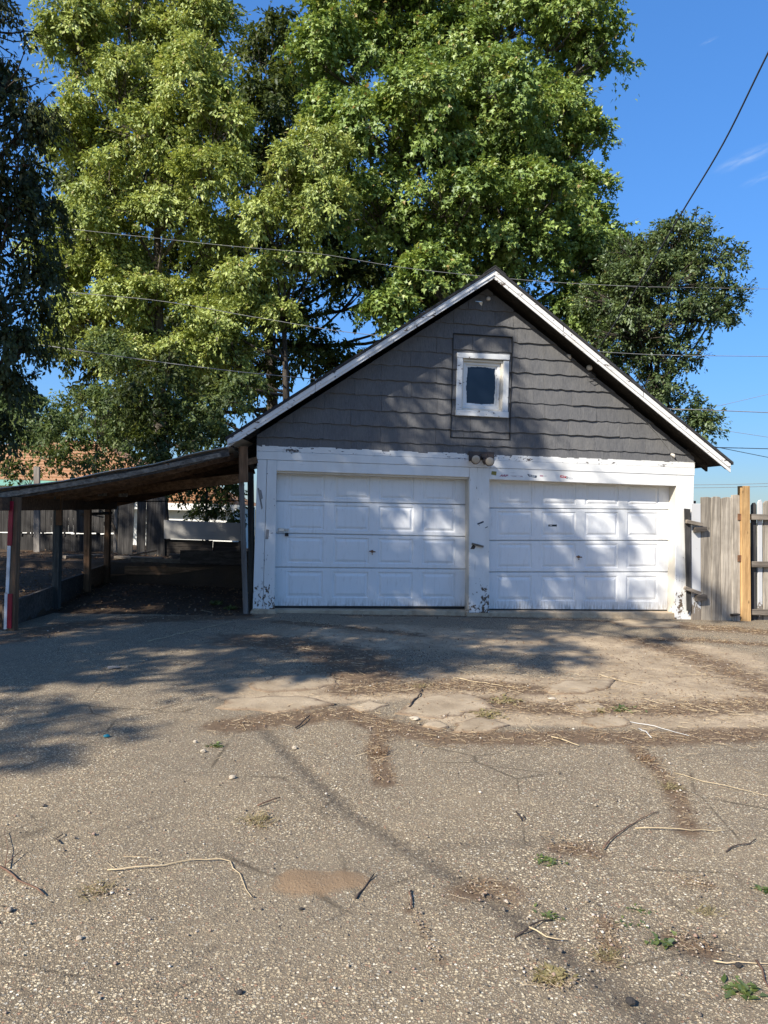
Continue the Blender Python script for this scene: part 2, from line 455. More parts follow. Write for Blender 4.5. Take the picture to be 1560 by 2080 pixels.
def asphalt_mat():
    m = NT('worn_asphalt_aggregate')
    tc = m.new('TexCoord'); v = tc.outputs['Object']
    wob = m.noise(v, 60, 2, .5, col=True)
    va = m.new('VectorMath', operation='MULTIPLY_ADD')
    m.set(va.inputs[0], wob); va.inputs[1].default_value = (.006,) * 3; m.set(va.inputs[2], v)
    v2 = va.outputs[0]
    d1 = m.voro(v2, 82); c1 = m.voro(v2, 82, out='Color')
    d2 = m.voro(v2, 165); c2 = m.voro(v2, 165, out='Color')
    s1, s2 = m.z(c1), m.z(c2)
    pal = [(0.0, (.115, .102, .090)), (.18, (.24, .205, .165)), (.36, (.36, .30, .225)), (.54, (.46, .39, .295)), (.70, (.29, .18, .135)), (.76, (.56, .50, .40)), (.90, (.40, .385, .36)), (1.0, (.72, .67, .58))]
    st1 = m.ramp(s1[0], pal, 'CONSTANT'); st2 = m.ramp(s2[0], pal, 'CONSTANT')
    mort = (.125, .104, .082)
    e1 = m.ramp(d1, [(.38, 1.0), (.50, 0.0)]); e2 = m.ramp(d2, [(.36, 1.0), (.50, 0.0)])
    keep = m.ramp(s1[1], [(.42, 0.0), (.45, 1.0)])
    base = m.mix(m.math('MULTIPLY', e2, .92), mort, st2)
    big = m.math('MULTIPLY', e1, keep)
    c = m.mix(big, base, st1)
    d3 = m.voro(v2, 74); s3 = m.z(m.voro(v2, 74, out='Color'))
    chip = m.math('MULTIPLY', m.ramp(d3, [(.26, 1.0), (.40, 0.0)]), m.ramp(s3[1], [(.84, 0.0), (.86, 1.0)]))
    c = m.mix(chip, c, m.ramp(s3[0], [(0.0, (.72, .66, .54)), (.35, (.60, .50, .36)), (.55, (.82, .79, .72)), (.75, (.30, .20, .16)), (.85, (.13, .13, .135))], 'CONSTANT'))
    # broad tone: sandier and darker areas
    n = m.noise(v, .75, 5, .6)
    c = m.mix(m.ramp(n, [(.42, 0.0), (.72, .22)]), c, (.36, .295, .215))
    n3 = m.noise(v, 5.5, 5, .62)
    c = m.mix(m.ramp(n3, [(.52, 0.0), (.74, .45)]), c, (.19, .158, .122))
    # worn, sanded and oil-darkened areas, hairline cracks
    lw = m.noise(v, .42, 4, .6, 1.2)
    c = m.mix(m.ramp(lw, [(.42, 0.0), (.62, .48)]), c, (.17, .148, .124))
    fine = m.ramp(m.noise(v, 2.3, 7, .72), [(.52, 0.0), (.72, .22)])
    c = m.mix(fine, c, (.38, .315, .235))
    ck = m.voro(va.outputs[0], 1.15, 'DISTANCE_TO_EDGE')
    ckm = m.math('MULTIPLY', m.ramp(ck, [(.0, 1.0), (.012, 0.0)]), m.ramp(m.noise(v, 1.3, 3), [(.48, 0.0), (.58, .8)]))
    c = m.mix(ckm, c, (.06, .05, .04))
    c = m.mix(1.0, c, (1.19, 1.13, .975), 'MULTIPLY')
    tar = m.attr('tar')
    tn = m.math('MULTIPLY', tar, m.ramp(m.noise(v, 26, 5, .7), [(.30, .35), (.62, 1.0)]), True)
    c = m.mix(m.math('MULTIPLY', tn, .82), c, (.060, .050, .041))
    ap = m.attr('apron')
    an = m.math('ADD', ap, m.math('MULTIPLY', m.math('SUBTRACT', m.noise(v, 4, 6, .7), .5), .8))
    am = m.ramp(an, [(.40, 0.0), (.64, .88)])
    apc = m.mix(m.ramp(m.noise(v, 2.2, 6, .65), [(.35, 0.0), (.68, 1.0)]), (.30, .23, .150), (.56, .44, .295))
    apc = m.mix(m.ramp(m.noise(v, 75, 5, .8), [(.46, 0.0), (.66, .72)]), apc, (.17, .125, .082))
    apc = m.mix(m.ramp(m.noise(v, 11, 6, .75), [(.50, 0.0), (.66, .6)]), apc, (.16, .115, .075))
    c = m.mix(am, c, apc)
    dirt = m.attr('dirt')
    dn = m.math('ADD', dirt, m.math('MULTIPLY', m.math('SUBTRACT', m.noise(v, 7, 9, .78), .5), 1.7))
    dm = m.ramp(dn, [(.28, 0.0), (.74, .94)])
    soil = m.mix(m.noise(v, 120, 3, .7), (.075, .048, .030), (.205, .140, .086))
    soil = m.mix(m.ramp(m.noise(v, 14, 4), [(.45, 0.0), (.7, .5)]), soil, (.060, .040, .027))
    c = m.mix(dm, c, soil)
    sand = m.attr('sand')
    sm = m.ramp(m.math('ADD', sand, m.math('MULTIPLY', m.math('SUBTRACT', m.noise(v, 28, 7, .78), .5), 1.5)), [(.30, 0.0), (.80, .85)])
    sc = m.mix(m.noise(v, 260, 2, .8), (.13, .085, .048), (.31, .21, .125))
    c = m.mix(sm, c, sc)
    hh = m.math('ADD', m.math('MULTIPLY', big, .7), m.math('MULTIPLY', e2, .45))
    flat = m.math('SUBTRACT', 1.0, m.math('MULTIPLY', m.math('MAXIMUM', m.math('MAXIMUM', dm, am), sm), .85))
    hh = m.math('ADD', m.math('MULTIPLY', hh, flat), m.math('MULTIPLY', m.noise(v, 130, 3, .7), .5))
    return m.done(c, .88, m.bump(hh, .85, .007), .25)
M['asphalt'] = asphalt_mat()

def soil_mat():
    m = NT('bare_soil')
    v = m.coords()
    c = m.mix(m.noise(v, 40, 5, .7), (.045, .030, .020), (.150, .105, .070))
    c = m.mix(m.ramp(m.noise(v, 2, 5), [(.4, 0.0), (.7, .6)]), c, (.060, .045, .034))
    return m.done(c, .95, m.bump(m.noise(v, 55, 6, .7), .9, .03), .15)
M['soil'] = soil_mat()
def far_ground_mat():
    m = NT('rough_grass_ground')
    v = m.coords()
    c = m.mix(m.noise(v, 3, 6, .65), (.055, .065, .025), (.16, .135, .075))
    return m.done(c, .95, m.bump(m.noise(v, 20, 5), .6, .05), .15)
M['far_ground'] = far_ground_mat()

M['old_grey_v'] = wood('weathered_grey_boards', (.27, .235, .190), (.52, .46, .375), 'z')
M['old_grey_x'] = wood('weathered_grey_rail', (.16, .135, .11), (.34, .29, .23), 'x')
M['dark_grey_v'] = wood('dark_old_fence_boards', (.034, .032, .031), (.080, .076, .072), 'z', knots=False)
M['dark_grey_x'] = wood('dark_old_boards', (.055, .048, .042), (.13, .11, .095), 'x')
M['new_pine_v'] = wood('yellow_pine_post', (.40, .24, .105), (.60, .39, .18), 'z', tint=.05)
M['brown_v'] = wood('brown_timber_post', (.14, .080, .045), (.28, .165, .095), 'z')
M['brown_x'] = wood('brown_timber', (.15, .085, .045), (.30, .180, .100), 'x')
M['brown_y'] = wood('brown_rafter', (.10, .058, .035), (.20, .118, .070), 'x')
M['post_dark'] = wood('creosoted_post', (.045, .047, .045), (.11, .115, .105), 'z')
M['post_grey'] = wood('grey_stud', (.16, .145, .13), (.30, .275, .245), 'z')
M['white_board'] = paint('old_white_board', (.34, .33, .31), (.16, .14, .12), .35, .0, .5, 'x', .6)
M['red_paint'] = plain('red_reflective_paint', (.27, .012, .028), .35, .2)
M['white_paint'] = plain('white_reflective_paint', (.70, .68, .66), .4, .2)
M['galv'] = None
def tin():
    m = NT('weathered_roof_sheet')
    v = m.coords()
    n = m.noise(v, 3, 6, .65)
    c = m.mix(m.ramp(n, [(.4, 0.0), (.66, 1.0)]), (.55, .52, .46), (.36, .29, .21))
    return m.done(c, .55, m.bump(m.noise(v, 30, 4), .2, .004), .4, .3)
M['galv'] = tin()
M['steel'] = plain('zinc_steel', (.55, .55, .54), .35, .2, .8)
M['rust'] = plain('rusty_steel', (.19, .095, .05), .75, .4, .3)
M['grey_metal'] = plain('grey_tape', (.22, .21, .20), .6, .3)
M['brown_metal'] = plain('brown_lamp_housing', (.055, .040, .034), .5, .25)
M['lens'] = plain('clouded_lamp_lens', (.42, .36, .28), .45, .25)
M['porcelain'] = plain('white_porcelain', (.62, .58, .52), .3, .2)
M['wire'] = plain('black_cable', (.030, .033, .040), .6)
M['wire_grey'] = plain('grey_cable', (.20, .20, .20), .5)
def glass():
    m = NT('dark_window_glass')
    v = m.coords()
    return m.done(m.mix(m.noise(v, 2.5, 3), (.004, .008, .018), (.012, .019, .035)), m.ramp(m.noise(v, 6, 3), [(.3, .05), (.8, .16)]), m.bump(m.noise(v, 3, 2), .05, .01), .45)
M['glass'] = glass()
def tile_roof():
    m = NT('tan_orange_roof_shingles')
    v = m.shifted(m.coords())
    c = m.mix(m.noise(v, 30, 4, .7), (.26, .135, .070), (.46, .27, .155))
    return m.done(c, .9, m.bump(m.noise(v, 60, 3), .4, .01), .2)
M['tan_roof'] = tile_roof()
M['house_white'] = plain('white_siding', (.78, .78, .76), .6, .06)
M['teal'] = plain('teal_fascia', (.16, .36, .31), .6, .15)
M['litter_blue'] = plain('blue_plastic', (.01, .16, .22), .3, .3)
M['stone'] = plain('pale_stone', (.36, .31, .24), .9, .3)
M['stone_dark'] = plain('dark_clinker', (.030, .027, .026), .9, .3)
M['twig_brown'] = plain('brown_twig', (.13, .075, .050), .9, .4)
M['twig_dark'] = plain('dark_twig', (.045, .033, .028), .9, .4)
M['twig_pale'] = plain('bleached_stalk', (.44, .35, .22), .85, .2)
M['straw'] = None
M['white_plastic'] = plain('white_plastic_strip', (.52, .52, .51), .5, .1)

def bark(name, a, b):
    m = NT(name); v = m.coords((9, 9, 1.6))
    n = m.noise(v, 1.6, 6, .7)
    return m.done(m.ramp(n, [(.35, a), (.65, b)]), .95, m.bump(n, .9, .04), .15)
M['bark'] = bark('grey_bark', (.050, .040, .032), (.19, .165, .135))
M['bark_dark'] = bark('dark_bark', (.030, .025, .021), (.10, .085, .07))

def leaf_mat(name, stops, trans=.42, gloss=.10, rough=.38):
    m = NT(name)
    t = m.attr('tint')
    c = m.ramp(t, stops)
    df = m.new('BsdfDiffuse'); m.set(df.inputs[0], c)
    tr = m.new('BsdfTranslucent')
    hs = m.new('HueSaturation'); hs.inputs['Hue'].default_value = .475; hs.inputs['Saturation'].default_value = 1.1; hs.inputs['Value'].default_value = 1.35
    m.set(hs.inputs['Color'], c); m.set(tr.inputs[0], hs.outputs[0])
    mx = m.new('MixShader'); mx.inputs[0].default_value = trans
    m.t.links.new(df.outputs[0], mx.inputs[1]); m.t.links.new(tr.outputs[0], mx.inputs[2])
    gl = m.new('BsdfGlossy'); gl.inputs['Roughness'].default_value = rough; gl.inputs[0].default_value = (.9, .95, 1, 1)
    mg = m.new('MixShader'); mg.inputs[0].default_value = gloss
    m.t.links.new(mx.outputs[0], mg.inputs[1]); m.t.links.new(gl.outputs[0], mg.inputs[2])
    m.t.links.new(mg.outputs[0], m.out.inputs[0])
    return m.m
M['leaf_maple'] = leaf_mat('maple_leaf', [(0.0, (.085, .140, .034)), (.5, (.185, .270, .060)), (.9, (.33, .42, .11)), (1.0, (.38, .28, .10))], .27, .035, .5)
M['leaf_box'] = leaf_mat('boxelder_leaf', [(0.0, (.14, .19, .044)), (.5, (.29, .355, .090)), (.9, (.46, .52, .16)), (1.0, (.46, .40, .20))], .27, .03, .5)
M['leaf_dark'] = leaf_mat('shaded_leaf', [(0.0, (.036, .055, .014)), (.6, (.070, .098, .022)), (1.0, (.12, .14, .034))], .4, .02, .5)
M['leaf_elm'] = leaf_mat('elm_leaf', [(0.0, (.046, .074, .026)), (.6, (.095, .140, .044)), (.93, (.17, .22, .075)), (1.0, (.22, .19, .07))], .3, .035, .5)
M['leaf_shadow_elm'] = leaf_mat('shaded_elm_leaf', [(0.0, (.026, .036, .014)), (.6, (.055, .070, .024)), (.93, (.10, .115, .036)), (1.0, (.15, .13, .05))], .35, .02, .5)  # elm leaf again, with the left tree's shade put into a darker colour
M['leaf_bush'] = leaf_mat('undergrowth_leaf', [(0.0, (.060, .100, .032)), (.6, (.12, .17, .055)), (1.0, (.20, .24, .085))], .45, .02, .5)
M['weed'] = leaf_mat('weed_leaf', [(0.0, (.060, .095, .025)), (1.0, (.17, .21, .06))], .35, .06)
M['weed_dry'] = leaf_mat('drying_weed', [(0.0, (.16, .14, .06)), (1.0, (.36, .30, .15))], .3, .03)
M['litter'] = leaf_mat('dry_leaf_litter', [(0.0, (.050, .030, .018)), (.35, (.14, .080, .042)), (.7, (.27, .17, .09)), (1.0, (.40, .29, .17))], .2, .03)
M['straw'] = leaf_mat('dry_straw', [(0.0, (.20, .135, .075)), (.5, (.38, .285, .165)), (1.0, (.60, .49, .32))], .2, .04)

# ================================================================== GROUND
rng = np.random.default_rng(7)
random.seed(11)
def vnoise(x, y, seed=0, scale=1.0, octaves=3):
    """smooth value noise in -1..1 on arrays"""
    r = np.random.default_rng(seed)
    tab = r.uniform(-1, 1, (64, 64))
    tot = np.zeros_like(x, float); amp = 1.0; nrm = 0
    for o in range(octaves):
        xs, ys = x * scale * 2 ** o + 31.7 * o, y * scale * 2 ** o + 11.3 * o
        xi, yi = np.floor(xs).astype(int), np.floor(ys).astype(int)
        fx, fy = xs - xi, ys - yi
        fx, fy = fx * fx * (3 - 2 * fx), fy * fy * (3 - 2 * fy)
        a, b = tab[xi % 64, yi % 64], tab[(xi + 1) % 64, yi % 64]
        c, d = tab[xi % 64, (yi + 1) % 64], tab[(xi + 1) % 64, (yi + 1) % 64]
        tot += amp * ((a * (1 - fx) + b * fx) * (1 - fy) + (c * (1 - fx) + d * fx) * fy)
        nrm += amp; amp *= .5
    return tot / nrm
def stroke_dist(X, Y, pts):
    best = np.full(X.shape, 1e9)
    for a, b in zip(pts[:-1], pts[1:]):
        dx, dy = b[0] - a[0], b[1] - a[1]
        L2 = dx * dx + dy * dy + 1e-9
        t = np.clip(((X - a[0]) * dx + (Y - a[1]) * dy) / L2, 0, 1)
        best = np.minimum(best, np.hypot(X - a[0] - t * dx, Y - a[1] - t * dy))
    return best
def gpts(pl): return [tuple(gp(*p)[:2]) for p in pl]

# lines and patches of dirt lying on the drive, as (polyline in photo pixels, half width in m, strength, straw count, leaf count)
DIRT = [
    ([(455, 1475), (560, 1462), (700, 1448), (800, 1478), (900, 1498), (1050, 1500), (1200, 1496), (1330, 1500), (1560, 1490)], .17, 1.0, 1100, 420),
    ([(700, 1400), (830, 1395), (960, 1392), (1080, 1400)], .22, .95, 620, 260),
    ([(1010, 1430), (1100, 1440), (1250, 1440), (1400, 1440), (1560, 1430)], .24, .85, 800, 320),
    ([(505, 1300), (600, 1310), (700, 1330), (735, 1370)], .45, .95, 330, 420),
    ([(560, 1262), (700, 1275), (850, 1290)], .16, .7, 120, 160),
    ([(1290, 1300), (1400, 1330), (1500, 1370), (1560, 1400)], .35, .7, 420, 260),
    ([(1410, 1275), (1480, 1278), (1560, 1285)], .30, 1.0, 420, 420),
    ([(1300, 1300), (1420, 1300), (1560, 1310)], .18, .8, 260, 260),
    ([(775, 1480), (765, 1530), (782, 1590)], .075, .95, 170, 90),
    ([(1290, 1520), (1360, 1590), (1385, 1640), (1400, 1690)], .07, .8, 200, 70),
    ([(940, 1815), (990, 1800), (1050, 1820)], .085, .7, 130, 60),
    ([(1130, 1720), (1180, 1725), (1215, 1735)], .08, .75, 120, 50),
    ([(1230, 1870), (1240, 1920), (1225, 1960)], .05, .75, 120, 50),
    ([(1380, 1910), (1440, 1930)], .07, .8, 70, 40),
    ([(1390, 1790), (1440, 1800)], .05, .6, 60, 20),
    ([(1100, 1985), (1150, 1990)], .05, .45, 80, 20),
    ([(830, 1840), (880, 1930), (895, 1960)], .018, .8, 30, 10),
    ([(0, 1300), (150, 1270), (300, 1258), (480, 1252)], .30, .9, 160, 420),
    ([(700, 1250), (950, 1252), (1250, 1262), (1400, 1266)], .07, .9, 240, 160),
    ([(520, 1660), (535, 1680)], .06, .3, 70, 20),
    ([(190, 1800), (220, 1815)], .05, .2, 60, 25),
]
TAR = [([(535, 1480), (600, 1545), (700, 1640), (800, 1705), (900, 1765), (1000, 1830), (1090, 1890), (1200, 1975), (1320, 2075)], .040, 1.0),
       ([(800, 1730), (950, 1715), (1100, 1705), (1210, 1720)], .03, .5),
       ([(1380, 1905), (1450, 1930)], .09, .8), ([(1250, 2010), (1330, 2050)], .10, .7),
       ([(200, 1690), (320, 1660)], .02, .5), ([(600, 1440), (720, 1425)], .05, .7),
       ([(380, 1960), (470, 1900)], .012, .7)]
def ground_relief(x, y):
    x = np.asarray(x, float); y = np.asarray(y, float)
    return -0.0385 - 0.0103 * np.clip(x, -8, 9) + .006 * vnoise(x, y, 3, .9, 4)
def build_drive():
    xs = np.arange(-9.0, 9.01, .045); ys = np.concatenate([np.arange(-6, 1.4, .4), np.arange(1.4, 11.6, .045)])
    X, Y = np.meshgrid(xs, ys)
    D = (X - P0.x) * IN.x + (Y - P0.y) * IN.y
    S = (X - P0.x) * EX.x + (Y - P0.y) * EX.y
    Z = ground_relief(X, Y)
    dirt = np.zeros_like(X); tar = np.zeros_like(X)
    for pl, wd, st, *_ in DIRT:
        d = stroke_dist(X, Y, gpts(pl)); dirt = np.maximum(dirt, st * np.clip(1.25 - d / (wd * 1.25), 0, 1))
    for pl, wd, st in TAR:
        d = stroke_dist(X, Y, gpts(pl)); tar = np.maximum(tar, st * np.clip(1.4 - d / wd, 0, 1))
    apron_ = np.zeros_like(X)
    for pl, wd in ((([(620, 1300), (800, 1290), (1000, 1300), (1200, 1310), (1400, 1330)]), .9), (([(560, 1400), (800, 1390), (1100, 1400), (1350, 1410), (1560, 1420)]), .55), (([(900, 1450), (1200, 1455), (1560, 1470)]), .3), (([(1300, 1360), (1560, 1390)]), .9)):
        d = stroke_dist(X, Y, gpts(pl)); apron_ = np.maximum(apron_, np.clip(1.4 - d / wd, 0, 1))
    # little heap of sand
    c = gp(625, 1798); sx, sy = .15, .13
    q = ((X - c.x) / sx) ** 2 + ((Y - c.y) / sy) ** 2
    q = np.minimum(q, ((X - c.x - .15) / .15) ** 2 + ((Y - c.y - .03) / .10) ** 2 + .15)
    q = q * (1 + .8 * vnoise(X, Y, 21, 9, 4))
    sand = np.clip(1.35 - q, 0, 1)
    Z = Z + .022 * np.exp(-q * 1.3) - .012 * tar
    Z = Z + .010 * dirt * vnoise(X, Y, 5, 6, 3)
    V = np.stack([X, Y, Z], -1).reshape(-1, 3)
    ny, nx = X.shape
    i = np.arange(ny * nx).reshape(ny, nx)
    Q = np.stack([i[:-1, :-1], i[:-1, 1:], i[1:, 1:], i[1:, :-1]], -1).reshape(-1, 4)
    inside = (D < .30) & ~((S < -.02) & (D > -.25) & (X < -1.8)) & ~((X < -4.35) & (Y > 7.6)) & ~((S > 6.9) & (D > .1))
    keep = inside.ravel()[Q].all(1)
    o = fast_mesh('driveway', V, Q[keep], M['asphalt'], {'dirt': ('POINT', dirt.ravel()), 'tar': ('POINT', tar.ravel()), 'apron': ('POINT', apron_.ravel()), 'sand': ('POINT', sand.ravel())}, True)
    tag(o, kind='structure')
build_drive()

def grid_sheet(name, x0, x1, y0, y1, st, zf, mat, kind='structure', keep=None):
    X, Y = np.meshgrid(np.arange(x0, x1 + st / 2, st), np.arange(y0, y1 + st / 2, st))
    Z = zf(X, Y)
    V = np.stack([X, Y, Z], -1).reshape(-1, 3)
    ny, nx = X.shape; i = np.arange(ny * nx).reshape(ny, nx)
    Q = np.stack([i[:-1, :-1], i[:-1, 1:], i[1:, 1:], i[1:, :-1]], -1).reshape(-1, 4)
    if keep is not None: Q = Q[keep(X, Y).ravel()[Q].all(1)]
    return tag(fast_mesh(name, V, Q, mat, None, True), kind=kind)
# wide ground out to the horizon, 3 cm below the drive
X_, Y_ = np.meshgrid(np.concatenate([np.linspace(-500, -10, 15), np.linspace(-9, 9, 10), np.linspace(10, 500, 15)]),
                     np.concatenate([np.linspace(-300, -8, 8), np.linspace(-6, 40, 12), np.linspace(50, 900, 12)]))
Z_ = -0.0385 - 0.0103 * np.clip(X_, -8, 9) - .045
i_ = np.arange(X_.size).reshape(X_.shape)
tag(fast_mesh('ground', np.stack([X_, Y_, Z_], -1).reshape(-1, 3),
              np.stack([i_[:-1, :-1], i_[:-1, 1:], i_[1:, 1:], i_[1:, :-1]], -1).reshape(-1, 4), M['far_ground'], None, True), kind='structure')

# the left posts of the lean-to, on the ground
PA, PB, PC, PD = gp(22, 1280), gp(118, 1232), gp(178, 1202), gp(220, 1183)
def soil_z(X, Y):
    z = ground_relief(X, Y) - .012 + .035 * vnoise(X, Y, 9, 1.6, 4)
    return z
grid_sheet('carport_floor', -6.5, -1.0, 7.4, 17.0, .06, soil_z, M['soil'],
           keep=lambda X, Y: ~((X > PA.x + .12) & (((X - P0.x) * IN.x + (Y - P0.y) * IN.y) < -.33)) & (((X - P0.x) * EX.x + (Y - P0.y) * EX.y) < .1))
def bed_z(X, Y):          # soil held up behind the timbers
    line = PA.x + (PD.x - PA.x) * (Y - PA.y) / (PD.y - PA.y)
    back = np.clip((Y - (PD.y + .02)) / .12, 0, 1)
    side = np.clip((line - .06 - X) / .12, 0, 1) * np.clip((Y - 7.9) / 1.0, 0, 1)
    h = np.maximum(back * .36, side * .25) + .05 * vnoise(X, Y, 13, 1.2, 4)
    return np.where(np.maximum(back, side) > .02, h, -.2)
grid_sheet('planting_bed', -12, 0.3, 7.5, 19.5, .10, bed_z, M['soil'])

# concrete apron: broken slabs, each its own piece
apron = thing('concrete_apron', None, None, tuple(gp(1050, 1330)))
apron['kind'] = 'structure'
def slab(poly_px, lift=.012, seed=0, sub=2, mat=None, rough=.032):
    r = random.Random(seed)
    pts = [gp(*p) for p in poly_px]
    out = []
    for a, b in zip(pts, pts[1:] + pts[:1]):
        n = max(2, int((b - a).length / .09))
        for k in range(n):
            p = a.lerp(b, k / n)
            out.append(Vector((p.x + r.uniform(-rough, rough), p.y + r.uniform(-rough, rough), 0)))
    n = len(out)
    c = sum(out, Vector()) / n
    mb = MB()
    rings = []
    for t, dz in ((1.0, -.05), (1.0, lift * .25), (.94, lift), (.7, lift + .003), (.35, lift + .002)):
        rings.append([c.lerp(p, t) for p in out])
        for p in rings[-1]:
            p.z = float(ground_relief(p.x, p.y)) + dz
    vs = [p for rr in rings for p in rr] + [Vector((c.x, c.y, float(ground_relief(c.x, c.y)) + lift))]
    fs = []
    for k in range(len(rings) - 1):
        for i in range(n):
            fs.append((k * n + i, k * n + (i + 1) % n, (k + 1) * n + (i + 1) % n, (k + 1) * n + i))
    L = (len(rings) - 1) * n
    fs += [(L + i, L + (i + 1) % n, len(vs) - 1) for i in range(n)]
    area = sum(out[i].x * out[(i + 1) % n].y - out[(i + 1) % n].x * out[i].y for i in range(n))
    if area < 0: fs = [f[::-1] for f in fs]
    mb.add(vs, fs)
    o = mb.build('concrete_slab', M['slab'], apron, True)
    at_ = o.data.attributes.new('rim', 'FLOAT', 'POINT')
    at_.data.foreach_set('value', [v for v in (1.0, 1.0, .85, .35, .1) for _ in range(n)] + [0.0])
    return o
SLABS = [
    [(806, 1450), (818, 1434), (862, 1414), (940, 1409), (980, 1419), (1004, 1438), (950, 1450), (870, 1462)],
    [(918, 1486), (924, 1471), (965, 1461), (1008, 1463), (1040, 1474), (1000, 1486), (950, 1490)],
    [(864, 1477), (876, 1467), (903, 1468), (906, 1479), (885, 1483)],
    [(1172, 1470), (1192, 1457), (1240, 1451), (1284, 1462), (1266, 1475), (1215, 1480)],
    [(1145, 1444), (1172, 1431), (1226, 1429), (1234, 1439), (1190, 1448)],
    [(1096, 1402), (1150, 1384), (1245, 1382), (1236, 1398), (1180, 1411), (1120, 1411)],
    [(500, 1395), (560, 1374), (676, 1368), (686, 1390), (640, 1401), (540, 1406)],
    [(440, 1440), (456, 1422), (560, 1414), (640, 1418), (690, 1431), (560, 1449)],
    [(1236, 1262), (1300, 1257), (1392, 1268), (1368, 1276), (1270, 1274)],
    [(708, 1435), (750, 1425), (786, 1432), (770, 1443), (730, 1445)],
]
for k, pl in enumerate(SLABS): slab(pl, .006 + .003 * (k % 3), 100 + k)

# ================================================================== GARAGE
garage = thing('garage', 'weathered two-door garage with dark shingled gable and white peeling trim', 'garage', (P0.x, P0.y, gz(P0.x)), YAW)
WID, FR_T, FR_B, APEX, MID, SLOPE = 6.67, 2.34, 2.145, 4.80, 3.29, .700
def zr(s): return APEX - SLOPE * abs(s - MID)      # underside line of the roof at the wall
DEPTH = 6.4
def clip(poly, a, b, c):                           # keep a*s + b*z <= c
    out = []
    for i in range(len(poly)):
        p, q = poly[i], poly[(i + 1) % len(poly)]
        dp, dq = a * p[0] + b * p[1] - c, a * q[0] + b * q[1] - c
        if dp <= 0: out.append(p)
        if (dp < 0 < dq) or (dq < 0 < dp):
            t = dp / (dp - dq)
            out.append((p[0] + (q[0] - p[0]) * t, p[1] + (q[1] - p[1]) * t))
    return out
def area(poly): return abs(sum(poly[i][0] * poly[(i + 1) % len(poly)][1] - poly[(i + 1) % len(poly)][0] * poly[i][1] for i in range(len(poly)))) / 2
# window and patch rectangles (along, height)
PS0, PS1, PZ0, PZ1 = 2.796, 3.684, 2.578, 4.088
WS0, WS1, WZ0, WZ1 = 2.857, 3.648, 2.897, 3.812
HS0, HS1, HZ0, HZ1 = 2.935, 3.568, 2.985, 3.735    # hole for the sash
gw = MB()
tri = [(0, FR_T - .2), (WID, FR_T - .2), (WID, zr(WID)), (MID, APEX), (0, zr(0))]
gw.prism(clip(tri, 1, 0, HS0), .02, .14)
gw.prism(clip(tri, -1, 0, -HS1), .02, .14)
midp = clip(clip(tri, -1, 0, -HS0), 1, 0, HS1)
gw.prism(clip(midp, 0, 1, HZ0), .02, .14)
gw.prism(clip(midp, 0, -1, -HZ1), .02, .14)
gable = gw.build('gable_wall', M['wall_dark'], garage)
for s0, s1, nm in ((0.03, .13, 'side_wall'), (WID - .13, WID - .03, 'side_wall')):
    MB().prism([(s0, -.15), (s1, -.15), (s1, zr(s1) - .01), (s0, zr(s0) - .01)], .14, DEPTH).build(nm, M['grey_paint'], garage)
MB().prism([(.13, -.15), (WID - .13, -.15), (WID - .13, zr(WID) - .05), (MID, APEX - .05), (.13, zr(0) - .05)], DEPTH - .1, DEPTH - .01).build('back_wall', M['grey_paint'], garage)

# --- cement shingles, each a piece of its own
EXPO, SW = .2225, .822
rs = random.Random(5)
nsh = 0
def wavy_bottom(s0, s1, z, seed, amp=.011):
    r = random.Random(seed)
    n = max(3, int((s1 - s0) / .035))
    ph, lam = r.uniform(0, 6.3), r.uniform(.17, .34)
    pts = []
    for k in range(n + 1):
        s = s0 + (s1 - s0) * k / n
        a = math.sin(s / lam * 2 * math.pi + ph)
        pts.append((s, z + amp * (.55 * a + .25 * math.sin(s / .09 + ph * 2)) + r.uniform(-.002, .002)))
    return pts
def shingle_pieces(row, s0, s1, zb, zt, region, holes, base_d, seed):
    global nsh
    poly = wavy_bottom(s0 + .0015, s1 - .0015, zb, seed) + [(s1 - .0015, zt), (s0 + .0015, zt)]
    for a, b, c in region: poly = clip(poly, a, b, c) if len(poly) > 2 else []
    parts = [poly]
    for (h0, h1, g0, g1) in holes:
        nxt = []
        for p in parts:
            for cl in ([(1, 0, h0)], [(-1, 0, -h1)], [(-1, 0, -h0), (1, 0, h1), (0, 1, g0)], [(-1, 0, -h0), (1, 0, h1), (0, -1, -g1)]):
                q = p
                for a, b, c in cl: q = clip(q, a, b, c) if len(q) > 2 else []
                if len(q) > 2: nxt.append(q)
        parts = nxt
    for q in parts:
        if len(q) < 3 or area(q) < .0012: continue
        lift, lean = rs.uniform(-.004, .009), rs.uniform(-.002, .002)
        tilt = lambda z, l=lift: -(.019 + l) * max(0.0, min(1.0, 1 - (z - zb) / (zt - zb)))
        MB().prism(q, base_d - .004 + lean * .3, base_d + .014, tilt=tilt, ch=.0015).build('shingle', M['shingle'], gable)
        nsh += 1
region = [(0, -1, -(FR_T - .02)), (-1, 0, 0.004), (1, 0, WID - .004), (-SLOPE, 1, APEX - SLOPE * MID - .012), (SLOPE, 1, APEX + SLOPE * MID - .012)]
k = 0
zb = 2.24
while zb < APEX:
    off = 1.745 + (SW / 2 if k % 2 == 0 else 0) + rs.uniform(-.03, .03) - 4 * SW
    j = 0
    while off + j * SW < WID + SW:
        shingle_pieces(k, off + j * SW, off + (j + 1) * SW, zb + rs.uniform(-.003, .003), zb + EXPO + .006, region,
                       [(PS0 - .010, PS1 + .010, PZ0 - .010, PZ1 + .010)], .004, 1000 + k * 40 + j)
        j += 1
    zb += EXPO; k += 1
preg = [(-1, 0, -PS0), (1, 0, PS1), (0, -1, -PZ0), (0, 1, PZ1)]
